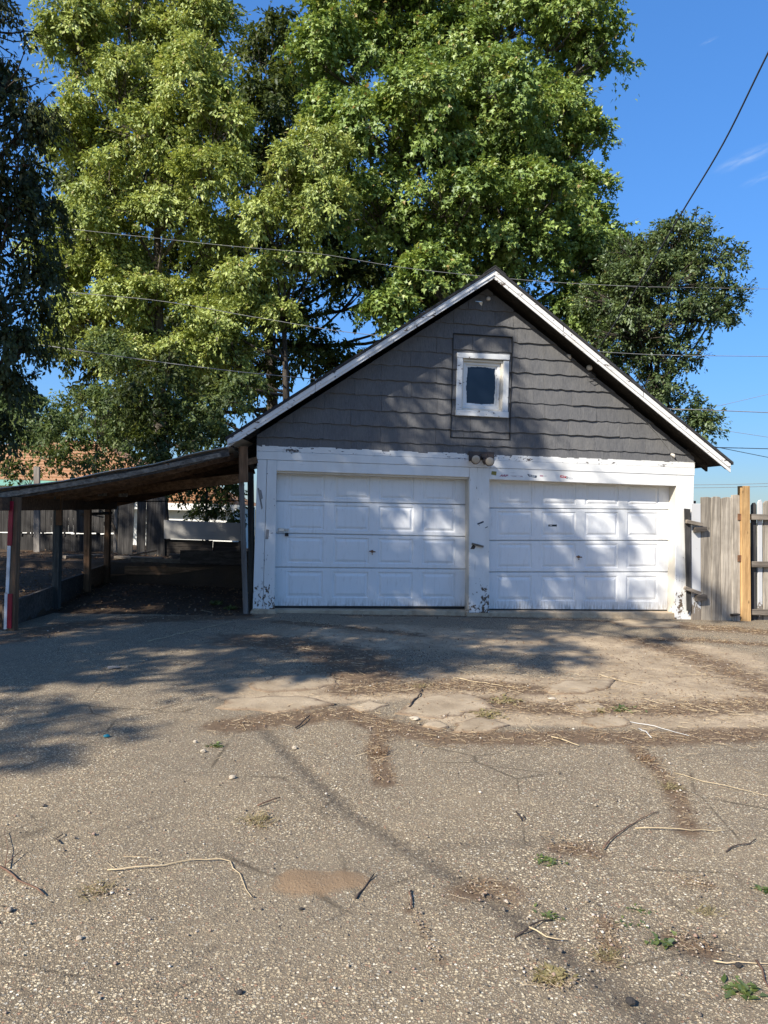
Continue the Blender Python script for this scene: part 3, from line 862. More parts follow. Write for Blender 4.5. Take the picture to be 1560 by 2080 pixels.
for k, zb in enumerate((2.45, 2.675, 2.90, 3.12, 3.345, 3.57, 3.86, 3.865)):
    if k == 6: continue
    zt = {5: 3.875, 7: 4.1}.get(k, zb + .23)
    for a, b in ((PS0 - .1, PS0 + .19 + .1 * (k % 2)), (PS0 + .19 + .1 * (k % 2), PS1 + .1)):
        shingle_pieces(k, a, b, zb, zt, preg, [(WS0 + .004, WS1 - .004, WZ0 + .004, WZ1 - .004)], .008, 3000 + k * 7)
for a, b in (((PS0 - .006, PZ0), (PS0 - .006, PZ1)), ((PS1 + .006, PZ0), (PS1 + .006, PZ1)), ((PS0 - .01, PZ0 - .006), (PS1 + .01, PZ0 - .006)), ((PS0 - .01, PZ1 + .006), (PS1 + .01, PZ1 + .006))):
    MB().beam(G(a[0], -.012, a[1]), G(b[0], -.012, b[1]), .014, .024, up=tuple(IN)).build('patch_bead', M['black'], gable)

# --- window
win = MB()
cw = .085
def rect(s0, s1, z0, z1): return [(s0, z0), (s1, z0), (s1, z1), (s0, z1)]
window = MB().prism(rect(HS0 + .004, HS1 - .004, HZ0 + .004, HZ1 - .004), .10, .13).build('window', M['black'], garage)
def casing(poly, d0, d1, nm='casing', mat='paint_window', ch=.004):
    return MB().prism(poly, d0, d1, ch=ch).build(nm, M[mat], window)
casing([(WS0 - .004, WZ0 + cw), (WS0 + cw - .004, WZ0 + cw), (WS0 + cw, WZ1 - cw + .01), (WS0, WZ1 - cw + .01)], -.030, .03)
casing(rect(WS1 - cw, WS1, WZ0 + cw, WZ1 - cw + .005), -.030, .03)
casing([(WS0 - .004, WZ1 - cw + .012), (WS1 + .004, WZ1 - cw + .022), (WS1 + .006, WZ1 + .016), (WS0 - .004, WZ1 + .002)], -.034, .03)
casing(rect(WS0 - .008, WS1 + .006, WZ0 - .004, WZ0 + cw - .004), -.046, .03, 'sill')
for q in (rect(HS0, HS0 + .03, HZ0, HZ1), rect(HS1 - .03, HS1, HZ0, HZ1), rect(HS0 + .03, HS1 - .03, HZ1 - .03, HZ1), rect(HS0 + .03, HS1 - .03, HZ0, HZ0 + .03)):
    MB().prism(q, .012, .10, ch=.002).build('jamb', M['paint_jamb'], window)
a0, a1, b0, b1 = HS0 + .031, HS1 - .031, HZ0 + .031, HZ1 - .031
for q in (rect(a0, a0 + .045, b0, b1), rect(a1 - .045, a1, b0, b1), rect(a0 + .045, a1 - .045, b1 - .04, b1), rect(a0 + .045, a1 - .045, b0, b0 + .055)):
    MB().prism(q, .050, .095, ch=.004).build('sash_bar', M['paint_window'], window)
# glass with an uneven edge of slopped paint around it
g0, g1, h0, h1 = a0 + .045, a1 - .045, b0 + .055, b1 - .04
MB().prism(rect(g0 - .004, g1 + .004, h0 - .004, h1 + .004), .078, .082).build('pane', M['glass'], window)
rp = random.Random(3)
rim = MB()
N = 72
outer, inner = [], []
for k in range(N):
    t = 2 * math.pi * k / N
    cx, sx = math.cos(t), math.sin(t)
    e = 1 / max(abs(cx), abs(sx))
    ox, oz = (g0 + g1) / 2 + (g1 - g0) / 2 * cx * e, (h0 + h1) / 2 + (h1 - h0) / 2 * sx * e
    m_ = .018 + .012 * (abs(cx * sx) * 2) ** 3 + rp.uniform(-.004, .005)
    ix = (g0 + g1) / 2 + ((g1 - g0) / 2 - m_) * max(-1, min(1, cx * e)); iz = (h0 + h1) / 2 + ((h1 - h0) / 2 - m_) * max(-1, min(1, sx * e))
    outer.append(G(ox, .074, oz)); inner.append(G(ix, .0765, iz))
rim.add(outer + inner, [(k, (k + 1) % N, N + (k + 1) % N, N + k) for k in range(N)]).build('paint_rim', M['paint_window'], window)

# --- frieze, headers, posts, jambs
def ragged(s0, s1, z0, z1, amp, seed):
    r = random.Random(seed)
    pts = [(s0, z0), (s1, z0), (s1, z1)]
    s = s1
    lvl = 0
    while s > s0 + .05:
        s -= r.uniform(.03, .13)
        if s <= s0 + .02: break
        new = r.choice([0, 0, 0, -.3, .3, -1.0, .5]) * amp
        pts.append((s, z1 + lvl)); pts.append((s - .003, z1 + new)); lvl = new
    pts.append((s0, z1))
    return pts
MB().prism(ragged(0.0, 3.33, 2.262, FR_T, .018, 21), -.022, .03).build('frieze_board', M['paint_frieze'], garage)
MB().prism(ragged(3.335, WID, 2.258, FR_T, .010, 22), -.022, .03).build('frieze_board', M['paint_frieze'], garage)
MB().prism([(0, FR_B), (3.40, FR_B), (3.40, 2.257), (0, 2.259)], -.026, .03, ch=.003).build('frieze_board', M['paint_board'], garage)
MB().prism([(3.404, FR_B), (WID, FR_B - .006), (WID, 2.253), (3.404, 2.255)], -.026, .03, ch=.003).build('frieze_board', M['paint_board'], garage)
MB().prism([(.285, 1.995), (3.083, 1.995), (3.083, FR_B - .003), (.285, FR_B - .003)], -.018, .03, ch=.003).build('door_header', M['paint_board'], garage)
hdr = MB().prism([(3.392, 1.975), (6.375, 1.968), (6.375, FR_B - .006), (3.392, FR_B - .003)], -.018, .03, ch=.003).build('door_header', M['paint_board'], garage)
gB = lambda s: gz(P0.x + EX.x * s) - .01
MB().prism([(0.0, gB(0)), (.14, gB(0)), (.145, FR_B - .003), (.012, FR_B - .003)], -.020, .10, ch=.004).build('corner_board', M['paint_post'], garage)
MB().prism([(.144, gB(0)), (.305, gB(0)), (.283, FR_B - .003), (.149, FR_B - .003)], -.024, .10, ch=.004).build('corner_board', M['paint_post'], garage)
MB().prism([(3.135, .0), (3.443, .0), (3.390, FR_B - .003), (3.085, FR_B - .003)], -.020, .10, ch=.004).build('centre_post', M['paint_post'], garage)
MB().prism([(6.405, gB(6.6)), (WID + .01, gB(6.6)), (WID - .004, FR_B - .009), (6.378, FR_B - .009)], -.020, .10, ch=.004).build('corner_board', M['paint_post'], garage)
DD = .19                                             # how far back the doors hang
for s0, s1, t0, t1 in ((.305, .283, 3.083, 3.135), (3.443, 3.390, 6.378, 6.405)):
    MB().prism([(s0 - .05, 0), (s0 + .001, 0), (s1 + .001, 1.99), (s1 - .05, 1.99)], .0, DD + .10).build('jamb', M['paint_jamb'], garage)
    MB().prism([(t1 - .001, 0), (t1 + .05, 0), (t0 + .05, 1.965), (t0 - .001, 1.965)], .0, DD + .10).build('jamb', M['paint_jamb'], garage)
    MB().prism([(s1, 1.967), (t0, 1.967), (t0, 2.04), (s1, 2.04)], .032, DD + .10).build('jamb', M['paint_jamb'], garage)
    MB().prism([(s1 - .03, 2.05), (t0 + .03, 2.05), (t0 + .03, 2.33), (s1 - .03, 2.33)], .04, .2).build('lintel', M['wall_dark'], garage)
# footing lump at the left corner
MB().prism([(-.06, gz(-1.8) - .05), (.34, gz(-1.8) - .05), (.33, .035), (.02, .05), (-.03, .0)], -.06, .08, ch=.012).build('footing', M['concrete'], garage)
MB().prism([(3.1, -.09), (6.5, -.09), (6.5, .012), (3.1, .012)], -.01, .4, ch=.01).build('threshold', M['concrete'], garage)
MB().prism([(.30, -.09), (3.14, -.09), (3.14, .022), (.30, .024)], .03, .4, ch=.01).build('threshold', M['concrete'], garage)

def garage_door(c, lines, lab):
    """c: four corner points (s,z) bl, br, br_top, bl_top; lines: three seam heights at left and right"""
    def P(u, v, d):      # u 0..1 across, v in seam units 0..4
        vs = [c[0]] + [l[0] for l in lines] + [c[3]]
        ve = [c[1]] + [l[1] for l in lines] + [c[2]]
        i = min(3, int(v)); t = v - i
        a = (vs[i][0] + (vs[i + 1][0] - vs[i][0]) * t, vs[i][1] + (vs[i + 1][1] - vs[i][1]) * t)
        b = (ve[i][0] + (ve[i + 1][0] - ve[i][0]) * t, ve[i][1] + (ve[i + 1][1] - ve[i][1]) * t)
        return G(a[0] + (b[0] - a[0]) * u, DD + d, a[1] + (b[1] - a[1]) * u)
    W = lambda p, q: [P(p[0], p[1], .045), P(q[0], p[1], .045), P(q[0], p[1], .06), P(p[0], p[1], .06), P(p[0], q[1], .045), P(q[0], q[1], .045), P(q[0], q[1], .06), P(p[0], q[1], .06)]
    door = MB().hexa(W((0, 0), (1, 4))).build('garage_door', M['door'], garage)
    if lab: door['label'] = lab
    cols = [(.062, .246), (.298, .482), (.532, .716), (.766, .942)]
    for r_ in range(4):
        g = .012
        v0, v1 = r_ + (g if r_ else 0), r_ + 1 - g
        p0, p1 = r_ + (.13 if r_ else .22), r_ + .90
        us = [0.0] + [x for cc in cols for x in cc] + [1.0]
        mb = MB()
        def quad(u0, u1, a, b):
            mb.add([P(u0, a, 0), P(u1, a, 0), P(u1, b, 0), P(u0, b, 0)], [(0, 1, 2, 3)])
        quad(0, 1, v0 + .012, p0); quad(0, 1, p1, v1 - .012)
        for a in range(0, len(us), 2): quad(us[a], us[a + 1], p0, p1)
        e = lambda v, d: [P(0, v, d), P(1, v, d)]
        lo0, lo1 = e(v0, .012), e(v0 + .012, 0); hi0, hi1 = e(v1, .012), e(v1 - .012, 0)
        mb.add(lo0 + lo1, [(0, 1, 3, 2)]); mb.add(hi1 + hi0, [(0, 1, 3, 2)])
        mb.add(lo0 + e(v0, .045), [(1, 0, 2, 3)]); mb.add(hi0 + e(v1, .045), [(0, 1, 3, 2)])
        for u in (0, 1): mb.add([P(u, v0, .012), P(u, v0 + .012, 0), P(u, v1 - .012, 0), P(u, v1, .012), P(u, v1, .045), P(u, v0, .045)], [(0, 1, 2, 3, 4, 5)])
        mb.build('door_section', M['door'], door)
        for (u0, u1) in cols:
            ww, hh = (c[1][0] - c[0][0]), .47
            lv = [(0, 0), (.010, .011), (.026, .011), (.050, .001), (.058, -.0005)]
            rings = []
            for off, d in lv:
                du, dv = off / ww, off / hh
                rings.append([P(u0 + du, p0 + dv, d), P(u1 - du, p0 + dv, d), P(u1 - du, p1 - dv, d), P(u0 + du, p1 - dv, d)])
            vs = [p for r2 in rings for p in r2]
            fs = [(4 * k2 + i, 4 * k2 + (i + 1) % 4, 4 * k2 + 4 + (i + 1) % 4, 4 * k2 + 4 + i) for k2 in range(len(lv) - 1) for i in range(4)]
            L_ = 4 * (len(lv) - 1)
            fs.append((L_, L_ + 1, L_ + 2, L_ + 3))
            MB().add(vs, fs).build('raised_panel', M['door'], door)
    seal = [P(0.0, 0, .01), P(1.0, 0, .01), P(1, 0, .05), P(0, 0, .05)]
    MB().hexa([p - Vector((0, 0, .030)) for p in seal] + [p - Vector((0, 0, .001)) for p in seal]).build('bottom_seal', M['black'], door)
    return door, P
D_ = DD
Lc = [Fp(560, 1231, D_), Fp(940, 1232, D_), (3.10, 2.02), (.29, 2.02)]
Lc[0] = (.290, Lc[0][1]); Lc[1] = (3.128, Lc[1][1])
Ll = [((.29, Fp(562, 1152, D_)[1]), (3.12, Fp(940, 1156, D_)[1])), ((.29, Fp(562, 1083, D_)[1]), (3.11, Fp(940, 1090, D_)[1])), ((.29, Fp(566, 1018, D_)[1]), (3.10, Fp(940, 1025, D_)[1]))]
doorL, PL = garage_door(Lc, Ll, 'white panelled garage door with hasp and padlock at its left edge')
Rc = [(3.44, Fp(993, 1237, D_)[1]), (6.40, Fp(1355, 1239, D_)[1]), (6.378, 2.03), (3.40, 2.01)]
Rl = [((3.43, Fp(993, 1162, D_)[1]), (6.395, Fp(1355, 1162, D_)[1])), ((3.42, Fp(993, 1098, D_)[1]), (6.39, Fp(1355, 1098, D_)[1])), ((3.41, Fp(993, 1032, D_)[1]), (6.385, Fp(1355, 1035, D_)[1]))]
doorR, PR = garage_door(Rc, Rl, 'white panelled garage door with a small black sticker')
# handles, hasp, padlock
def knob(px, py, door, nm, mat):
    s, z = Fp(px, py, DD)
    mb = MB()
    mb.tube([G(s, DD + .002, z), G(s, DD - .018, z)], [.022, .018], 12)
    mb.beam(G(s - .045, DD - .026, z + .004), G(s + .045, DD - .026, z - .004), .014, .016)
    mb.tube([G(s, DD - .015, z - .03), G(s, DD - .02, z - .045)], [.007, .007], 8)
    return mb.build(nm, M[mat], door)
knob(756, 1120, doorL, 'handle', 'rust')
knob(1175, 1131, doorR, 'handle', 'rust')
s, z = Fp(570, 1076, .1)
MB().prism(rect(s - .03, s + .055, z - .022, z + .022), .165, DD - .001, ch=.003).build('hasp_plate', M['steel'], doorL)
MB().prism(rect(s + .06, s + .12, z - .010, z + .018), .160, DD - .001, ch=.003).build('hasp', M['steel'], doorL)
MB().tube([G(s + .073, .155, z - .05), G(s + .073, .155, z), G(s + .082, .155, z + .012), G(s + .096, .155, z + .012), G(s + .105, .155, z), G(s + .105, .155, z - .05)], .0045, 6).build('padlock_shackle', M['steel'], doorL)
MB().prism(rect(s + .063, s + .115, z - .092, z - .048), .135, .172, ch=.004).build('padlock', M['black'], doorL)

# --- roof, rake boards, soffit
OV = .33                                              # overhang in front of the gable
RT = .14                                              # thickness of rafters + boards
EV0, EV1 = -.36, WID + .36
def roofz(s): return APEX + .02 - SLOPE * abs(s - MID)
def slope_part(s0, s1, lo, hi, d0, d1, nm, mat):
    MB().prism([(s0, roofz(s0) + lo), (s1, roofz(s1) + lo), (s1, roofz(s1) + hi), (s0, roofz(s0) + hi)], d0, d1).build(nm, M[mat], garage)
slope_part(EV0 - .05, MID, .132, .172, -OV - .045, DEPTH + .3, 'roof', 'roof_felt')
slope_part(MID, EV1 + .05, .132, .172, -OV - .045, DEPTH + .3, 'roof', 'roof_felt')
slope_part(EV0, MID, .105, .131, -OV, DEPTH + .25, 'roof_deck', 'soffit')
slope_part(MID, EV1, .105, .131, -OV, DEPTH + .25, 'roof_deck', 'soffit')
for s0, s1 in ((EV0 + .02, MID - .01), (MID + .01, EV1 - .02)):       # lookout rafters behind the rake boards
    slope_part(s0, s1, .016, .104, -OV + .002, -OV + .05, 'barge_rafter', 'soffit')
for d in np.arange(.15, DEPTH, .6):
    for s0, s1 in ((EV0 + .03, .03), (WID - .03, EV1 - .03)):
        slope_part(s0, s1, -.0, .104, d, d + .05, 'rafter_tail', 'soffit')
def rake(s0, s1, lo, hi, d0, d1, sh=0.0, nm='rake_board', mat='paint_rake'):
    MB().prism([(s0, roofz(s0) + lo), (s1, roofz(s1) + lo + sh), (s1, roofz(s1) + hi + sh), (s0, roofz(s0) + hi)], d0, d1, ch=.003).build(nm, M[mat], garage)
RL = [EV0 - .03, .78, 2.15, MID]
for a, b in zip(RL[:-1], RL[1:]):
    rake(a + .003, b - .001, .056, .128, -OV - .028, -OV - .002)
    rake(a + .003, b - .001, .014, .062, -OV - .014, -OV + .0, nm='rake_trim')
RR = [MID, 4.35, 5.62, EV1 + .03]
for a, b in zip(RR[:-1], RR[1:]):
    rake(a + .001, b - .012, .054, .128, -OV - .028, -OV - .002, -.004)
for a, b in zip([MID, 4.9, 6.2], [4.9, 6.2, EV1 + .03]):
    rake(a + .002, b - .002, .004, .060, -OV - .014, -OV + .0, -.005, nm='rake_trim')
# ridge shingle cap
MB().prism([(MID - .16, roofz(MID - .16) + .174), (MID, roofz(MID) + .176), (MID + .16, roofz(MID + .16) + .174), (MID + .16, roofz(MID + .16) + .186), (MID, roofz(MID) + .190), (MID - .16, roofz(MID - .16) + .186)], -OV - .05, DEPTH + .3).build('ridge_cap', M['roof_felt'], garage)

# --- small fittings on the gable and posts
s, z = Fp(991, 608)
MB().tube([G(s, .0, z + .01), G(s, -.03, z), G(s, -.06, z)], [.020, .034, .022], 10).build('insulator', M['porcelain'], garage, True)
s, z = Fp(974, 617)
MB().add([G(s - .02, -.02, z + .02), G(s + .035, -.035, z + .02), G(s + .045, -.04, z - .09), G(s + .03, -.012, z - .05)], [(0, 1, 2, 3)]).add([G(s - .07, -.02, z + .03), G(s + .03, -.03, z + .028), G(s + .03, -.03, z + .018), G(s - .07, -.02, z + .022)], [(0, 1, 2, 3)]).build('wire_bracket', M['steel'], garage)
s, z = Fp(1194, 748)
MB().tube([G(s, .0, z + .02), G(s, -.05, z), G(s, -.10, z - .02)], [.025, .045, .028], 10).build('insulator', M['porcelain'], garage, True)
MB().tube([G(s + .0, -.06, z), G(s + .02, -.09, z - .08), G(s - .06, -.08, z - .12), G(s + .02, -.08, z - .18), G(s + .10, -.07, z - .16), G(s + .10, -.05, z - .10), G(s + .05, -.04, z - .06)], .006, 5).build('wire_loop', M['wire'], garage)
for px, py in ((1155, 724), (1366, 925)):
    s, z = Fp(px, py)
    MB().tube([G(s - .03, -.005, z + .02), G(s, -.03, z), G(s + .02, -.035, z - .04)], [.018, .026, .012], 8).build('insulator', M['porcelain'], garage, True)
MB().tube([G(*[Fp(1296, 838)[0], -.022, Fp(1296, 838)[1]]), G(Fp(1340, 890)[0], -.026, Fp(1340, 890)[1]), G(Fp(1376, 938)[0], -.030, Fp(1376, 938)[1])], .004, 5).build('bell_wire', M['wire_grey'], garage)
def plate(pts, d, nm, mat, t=.003):
    MB().prism([Fp(*p) for p in pts], d - t, d).build(nm, M[mat], garage)
plate([(523, 992), (526, 991), (534, 1032), (531, 1035)], -.0205, 'tape_strip', 'grey_metal')
plate([(526, 994), (531, 996), (534, 1012), (530, 1015)], -.0245, 'tape_strip', 'grey_metal')
plate([(541, 1075), (547, 1076), (545, 1095), (539, 1095)], -.0245, 'tape_strip', 'grey_metal')
s, z = Fp(968, 1107)
MB().beam(G(s - .08, -.03, z + .02), G(s + .09, -.05, z - .02), .035, .030, up=(0, 0, 1)).build('broken_bracket', M['old_grey_x'], garage)
MB().prism([(s - .10, z - .06), (s - .06, z + .01), (s - .02, z - .02), (s - .04, z - .06)], -.026, -.0205).build('paint_scar', M['dark_grey_x'], garage)
# stickers
def sticker(pts, col, d=-.0185, nm='sticker'):
    m = M.get(('st', col)) or M.setdefault(('st', col), plain('sticker_print', col, .4, .05))
    return MB().prism([Fp(*p) for p in pts], d - .0008, d).build(nm, m, garage)
def lettering(txt, px, py, h_px, col, d=-.0200, bold=0.0, rot=.0, width=None, shear=0.0):
    cu = bpy.data.curves.new('lettering', 'FONT')
    cu.body = txt; cu.size = 1.0; cu.align_x = 'CENTER'; cu.align_y = 'CENTER'; cu.offset = bold; cu.shear = shear
    m = M.get(('st', col)) or M.setdefault(('st', col), plain('sticker_print', col, .4, .05))
    cu.materials.append(m)
    tmp = bpy.data.objects.new('lettering_curve', cu); COL.objects.link(tmp)
    me = bpy.data.meshes.new_from_object(tmp)
    bpy.data.objects.remove(tmp, do_unlink=True)
    me.name = 'lettering'
    o = bpy.data.objects.new('lettering', me); COL.objects.link(o); o.parent = garage
    s, z = Fp(px, py, d)
    hz = abs(Fp(px, py - h_px, d)[1] - z) / .70
    o.matrix_local = ROOTINV[garage.name] @ Matrix.Translation(G(s, d, z)) @ Matrix.Rotation(YAW, 4, 'Z') @ Matrix.Rotation(R(90), 4, 'X') @ Matrix.Rotation(rot, 4, 'Z') @ Matrix.Diagonal((hz * (width or 1.0), hz, hz, 1))
sticker([(998, 957), (1008, 958), (1007, 966), (997, 964)], (.20, .17, .03))
sticker([(1013, 967), (1016, 965), (1032, 965.5), (1032, 966.5), (1028, 968.5), (1012, 968.5)], (.70, .66, .66))
lettering('ARP', 1023, 966.3, 4.2, (.25, .01, .06), width=1.5, shear=.3, bold=.03)
sticker([(1035, 966), (1060, 966.5), (1062, 969.5), (1040, 968)], (.45, .40, .40))
sticker([(1048, 966.8), (1056, 967), (1056, 968.4), (1048, 968.2)], (.78, .76, .76), d=-.0194)
sticker([(1070, 963), (1090, 966.5), (1088.5, 971), (1073, 968)], (.02, .04, .07))
lettering('FRAM', 1080.5, 967, 3.4, (.75, .78, .80), rot=-.14, width=1.1)
sticker([(1096, 965.6), (1102.5, 966), (1102.5, 968), (1095.5, 967.6)], (.30, .05, .12))
sticker([(1103, 966.4), (1109, 966.6), (1109, 967.8), (1103, 967.6)], (.36, .38, .42))
sticker([(1138, 965), (1150, 968), (1149, 971.5), (1137, 970), (1136.5, 967)], (.50, .03, .03))
lettering('OSCO', 1143.5, 968.3, 2.6, (.82, .80, .80), rot=-.12, width=.9, bold=.02)
lettering('O', 1151.5, 970.3, 4.2, (.02, .02, .03), bold=.03)
lettering('TECH', 1158.5, 971.8, 3.0, (.36, .38, .42), rot=-.10, width=1.0)
sticker([(968, 1063.5), (981, 1058), (982, 1061), (970, 1066)], (.02, .03, .05), d=-.0205)
sticker([(984, 1072), (989.5, 1069), (990, 1070.5), (985, 1073)], (.01, .012, .02), d=-.0205)
sticker([(1123.5, 1066), (1141, 1066), (1141, 1070), (1123.5, 1070)], (.012, .014, .018), d=DD - .0012)
sticker([(1126, 1067.3), (1131, 1067.3), (1131, 1068.7), (1126, 1068.7)], (.55, .55, .55), d=DD - .0022)

# --- twin flood lamp over the centre post
s, z = Fp(980, 931)
lamp = thing('security_light', 'brown twin-head floodlight on the frieze above the centre post', 'floodlight', tuple(G(s, -.03, z)), YAW)
MB().prism([Fp(951, 917), Fp(1002, 919), Fp(1002, 932), Fp(951, 937)], -.050, -.028, ch=.003).build('mounting_board', M['brown_metal'], lamp)
MB().prism([(s - .05, z - .01), (s + .05, z - .01), (s + .04, z + .055), (s - .04, z + .055)], -.115, -.052, ch=.01).build('junction_box', M['brown_metal'], lamp)
MB().tube([G(s + .0, -.10, z - .0), G(s + .0, -.13, z - .055), G(s, -.15, z - .085)], [.030, .040, .030], 12).build('motion_sensor', M['brown_metal'], lamp, True)
for px, py in ((966.5, 933), (994.5, 937)):
    a, b = Fp(px, py, -.2)
    dirv = Vector((0, -1, -.25)); dirv.rotate(Matrix.Rotation(YAW, 3, 'Z')); dirv.normalize()
    c = G(a, -.19, b)
    hd = MB().tube([c - dirv * .10, c - dirv * .08, c - dirv * .02, c + dirv * .012, c + dirv * .014], [.022, .045, .060, .072, .066], 20).build('lamp_head', M['brown_metal'], lamp, True)
    MB().tube([c + dirv * .012, c + dirv * .020, c + dirv * .026], [.064, .058, .03], 20).build('lens', M['lens'], hd, True)
    MB().tube([c - dirv * .09, G(s + (a - s) * .3, -.10, z + .03)], .014, 8).build('swivel_arm', M['brown_metal'], lamp)

# ================================================================== LEAN-TO CARPORT
PE = gp(499, 1247)
carport = thing('carport', 'low lean-to carport with patched roof sheet on timber posts left of garage', 'carport', (PE.x - 1.2, PE.y, gz(PE.x)))
FRc, FLc = at(468, 906, 9.58), at(-45, 1002, 7.70)
BRc, BLc = G(-.10, 4.2, 2.25), Vector((-5.45, 14.1, 1.50))
def roof_pt(u, v, dz=0.0):        # u 0 left .. 1 right, v 0 front .. 1 back
    a, b = FLc.lerp(FRc, u), BLc.lerp(BRc, u)
    p = a.lerp(b, v)
    sag = -.05 * math.sin(math.pi * u) * (1 - v * .5) + .012 * math.sin(u * 17 + v * 5)
    return p + Vector((0, 0, sag + dz))
nu, nv = 14, 120
V = []
for lay in (0.0, -.006):
    for j in range(nv + 1):
        for i in range(nu + 1):
            V.append(roof_pt(i / nu, j / nv, .009 * math.sin(j * 1.35) + lay + .012))
Q = []
st = (nu + 1) * (nv + 1)
for j in range(nv):
    for i in range(nu):
        a = j * (nu + 1) + i
        Q.append((a, a + 1, a + nu + 2, a + nu + 1)); Q.append((st + a, st + a + nu + 1, st + a + nu + 2, st + a + 1))
for i in range(nu): Q.append((i, st + i, st + i + 1, i + 1))
mb = MB(); mb.add(V, Q); mb.build('roof_sheet', M['galv'], carport, True)
# metal flashing bent up onto the garage eave
MB().add([FRc + Vector((-.02, -.03, .02)), FRc + Vector((.16, -.01, .10)), FRc + Vector((.16, .9, .12)), FRc + Vector((-.02, .9, .03))], [(0, 1, 2, 3)]).build('flashing', M['galv'], carport)
for k, v in enumerate((.022, .16, .34, .53, .74, .97)):
    a, b = roof_pt(.0, v, -.055), roof_pt(.985, v, -.055)
    m1, m2 = roof_pt(.33, v, -.055), roof_pt(.67, v, -.055)
    mt = 'dark_grey_x' if k == 0 else 'brown_y'
    for p, q in ((a, m1), (m1, m2), (m2, b)):
        pass
    MB().beam(a, m1, .045, .10).beam(m1, m2, .045, .10).beam(m2, b, .045, .10).build('rafter', M[mt], carport)
MB().beam(roof_pt(.0, .012, -.06), roof_pt(.5, .012, -.065), .028, .06).build('fascia_board', M['old_grey_x'], carport)
MB().beam(roof_pt(.5, .012, -.07), roof_pt(.95, .012, -.07), .028, .06).build('fascia_board', M['old_grey_x'], carport)
for v in np.linspace(.08, .92, 8):
    for u0 in (.2, .55, .85):
        pass
for u in (.12, .40, .70):
    MB().beam(roof_pt(u, .01, -.022), roof_pt(u, .97, -.022), .07, .022).build('purlin', M['brown_y'], carport)
# eave beam over the left posts and inner brown beam
def up(p, z): return Vector((p.x, p.y, z))
MB().beam(up(PA, 1.43) + Vector((0.0, -.3, 0)), up(PD, 1.44) + Vector((-.05, .4, 0)), .05, .15).build('eave_beam', M['brown_y'], carport)
MB().beam(at(180, 1006, 11.6), at(488, 972, 10.2), .05, .14).build('cross_beam', M['brown_x'], carport)
MB().beam(at(222, 1019, 13.4), at(492, 1017, 13.2), .02, .02).build('rod', M['black'], carport)
def post(px_t, py_t, px_b, py_b, y, w, d, mat, nm='post', zt=None):
    b = at(px_b, py_b, y); t = at(px_t, py_t, y)
    return MB().beam(b - Vector((0, 0, .06)), t, d, w, up=(1, 0, 0), ch=.006).build(nm, M[mat], carport)
post(34, 1010, 26, 1278, PA.y, .075, .09, 'brown_v')
# reflective painted strips on the front post
def strip(x0t, y0, x1t, y1, wpx, mat):
    y = PA.y - .06
    a, b = at(x0t, y0, y), at(x1t, y1, y)
    MB().beam(b, a, .018, wpx * y / FPX, up=(1, 0, 0), ch=.002).build('reflector_strip', M[mat], carport)
strip(23, 1018, 19.5, 1108, 9, 'red_paint'); strip(18.5, 1109, 14.5, 1206, 6, 'white_paint'); strip(20.5, 1206, 19, 1276, 9, 'red_paint'); strip(13.0, 1204, 11, 1278, 6, 'white_paint')
post(119, 1008, 114, 1234, PB.y, .095, .10, 'post_dark')
post(121, 1006, 120, 1058, PB.y - .06, .085, .03, 'brown_v', 'post_splice')
post(179, 1006, 177, 1203, PC.y, .10, .09, 'brown_v')
post(220, 1008, 217, 1184, PD.y, .10, .09, 'brown_v')
MB().beam(at(166, 1045, 11.75), at(226, 1042, 13.3), .05, .05).build('brace', M['dark_grey_x'], carport)
post(490, 966, 500, 1250, PE.y + .02, .068, .05, 'post_grey')
post(494, 907, 495, 971, PE.y - .06, .125, .03, 'brown_v', 'splice_plate')
post(509, 960, 512, 1240, PE.y + .35, .08, .08, 'post_dark')
MB().beam(at(497, 940, PE.y + .02), at(522, 934, PE.y + .1), .04, .09).build('tie_board', M['brown_x'], carport)
for px, py in ((140, 1001), (208, 1004), (250, 1006)):           # little packs of shims nailed under the eave
    c = at(px, py, 10.4)
    for k in range(6):
        MB().box((c.x + (k - 2.5) * .022, c.y, c.z + (k - 2.5) * .001), .012, .03, .05).build('shim', M['old_grey_x'], carport)

# --- low timber retaining walls round the lean-to
rw = thing('timber_edging', 'low rough timber boards edging the soil floor of carport', 'edging', (PD.x, PD.y, 0))
off = Vector((-.09, .02, 0))
def rboard(a, b, z0a, z1a, z0b, z1b, mat, t=.045):
    d = (b - a).normalized(); n = Vector((-d.y, d.x, 0)) * t / 2
    q = [Vector((a.x, a.y, z0a)) - n, Vector((b.x, b.y, z0b)) - n, Vector((b.x, b.y, z0b)) + n, Vector((a.x, a.y, z0a)) + n,
         Vector((a.x, a.y, z1a)) - n, Vector((b.x, b.y, z1b)) - n, Vector((b.x, b.y, z1b)) + n, Vector((a.x, a.y, z1a)) + n]
    MB().hexa(q).build('board', M[mat], rw)
rboard(PA + off, PB + off, -.06, .30, -.06, .29, 'dark_grey_x')
rboard(PB + off, PC + off, -.06, .33, -.06, .31, 'dark_grey_x')
rboard(PC + off, PD + off, -.06, .34, -.06, .34, 'brown_x')
bb0, bb1 = Vector((PD.x - .05, PD.y + .02, 0)), G(-.02, 3.42, 0)
m_ = bb0.lerp(bb1, .12)
rboard(m_, bb1, .168, .32, .19, .33, 'brown_x'); rboard(bb0 + Vector((0, .05, 0)), bb1 + Vector((0, .05, 0)), -.06, .165, -.06, .185, 'brown_x')
rboard(bb0 + Vector((.3, .45, 0)), bb0.lerp(bb1, .55) + Vector((0, .5, 0)), .30, .46, .30, .42, 'old_grey_x', .14)
rboard(bb0.lerp(bb1, .45) + Vector((0, .3, 0)), bb1 + Vector((0, .4, 0)), .28, .62, .30, .62, 'dark_grey_x')

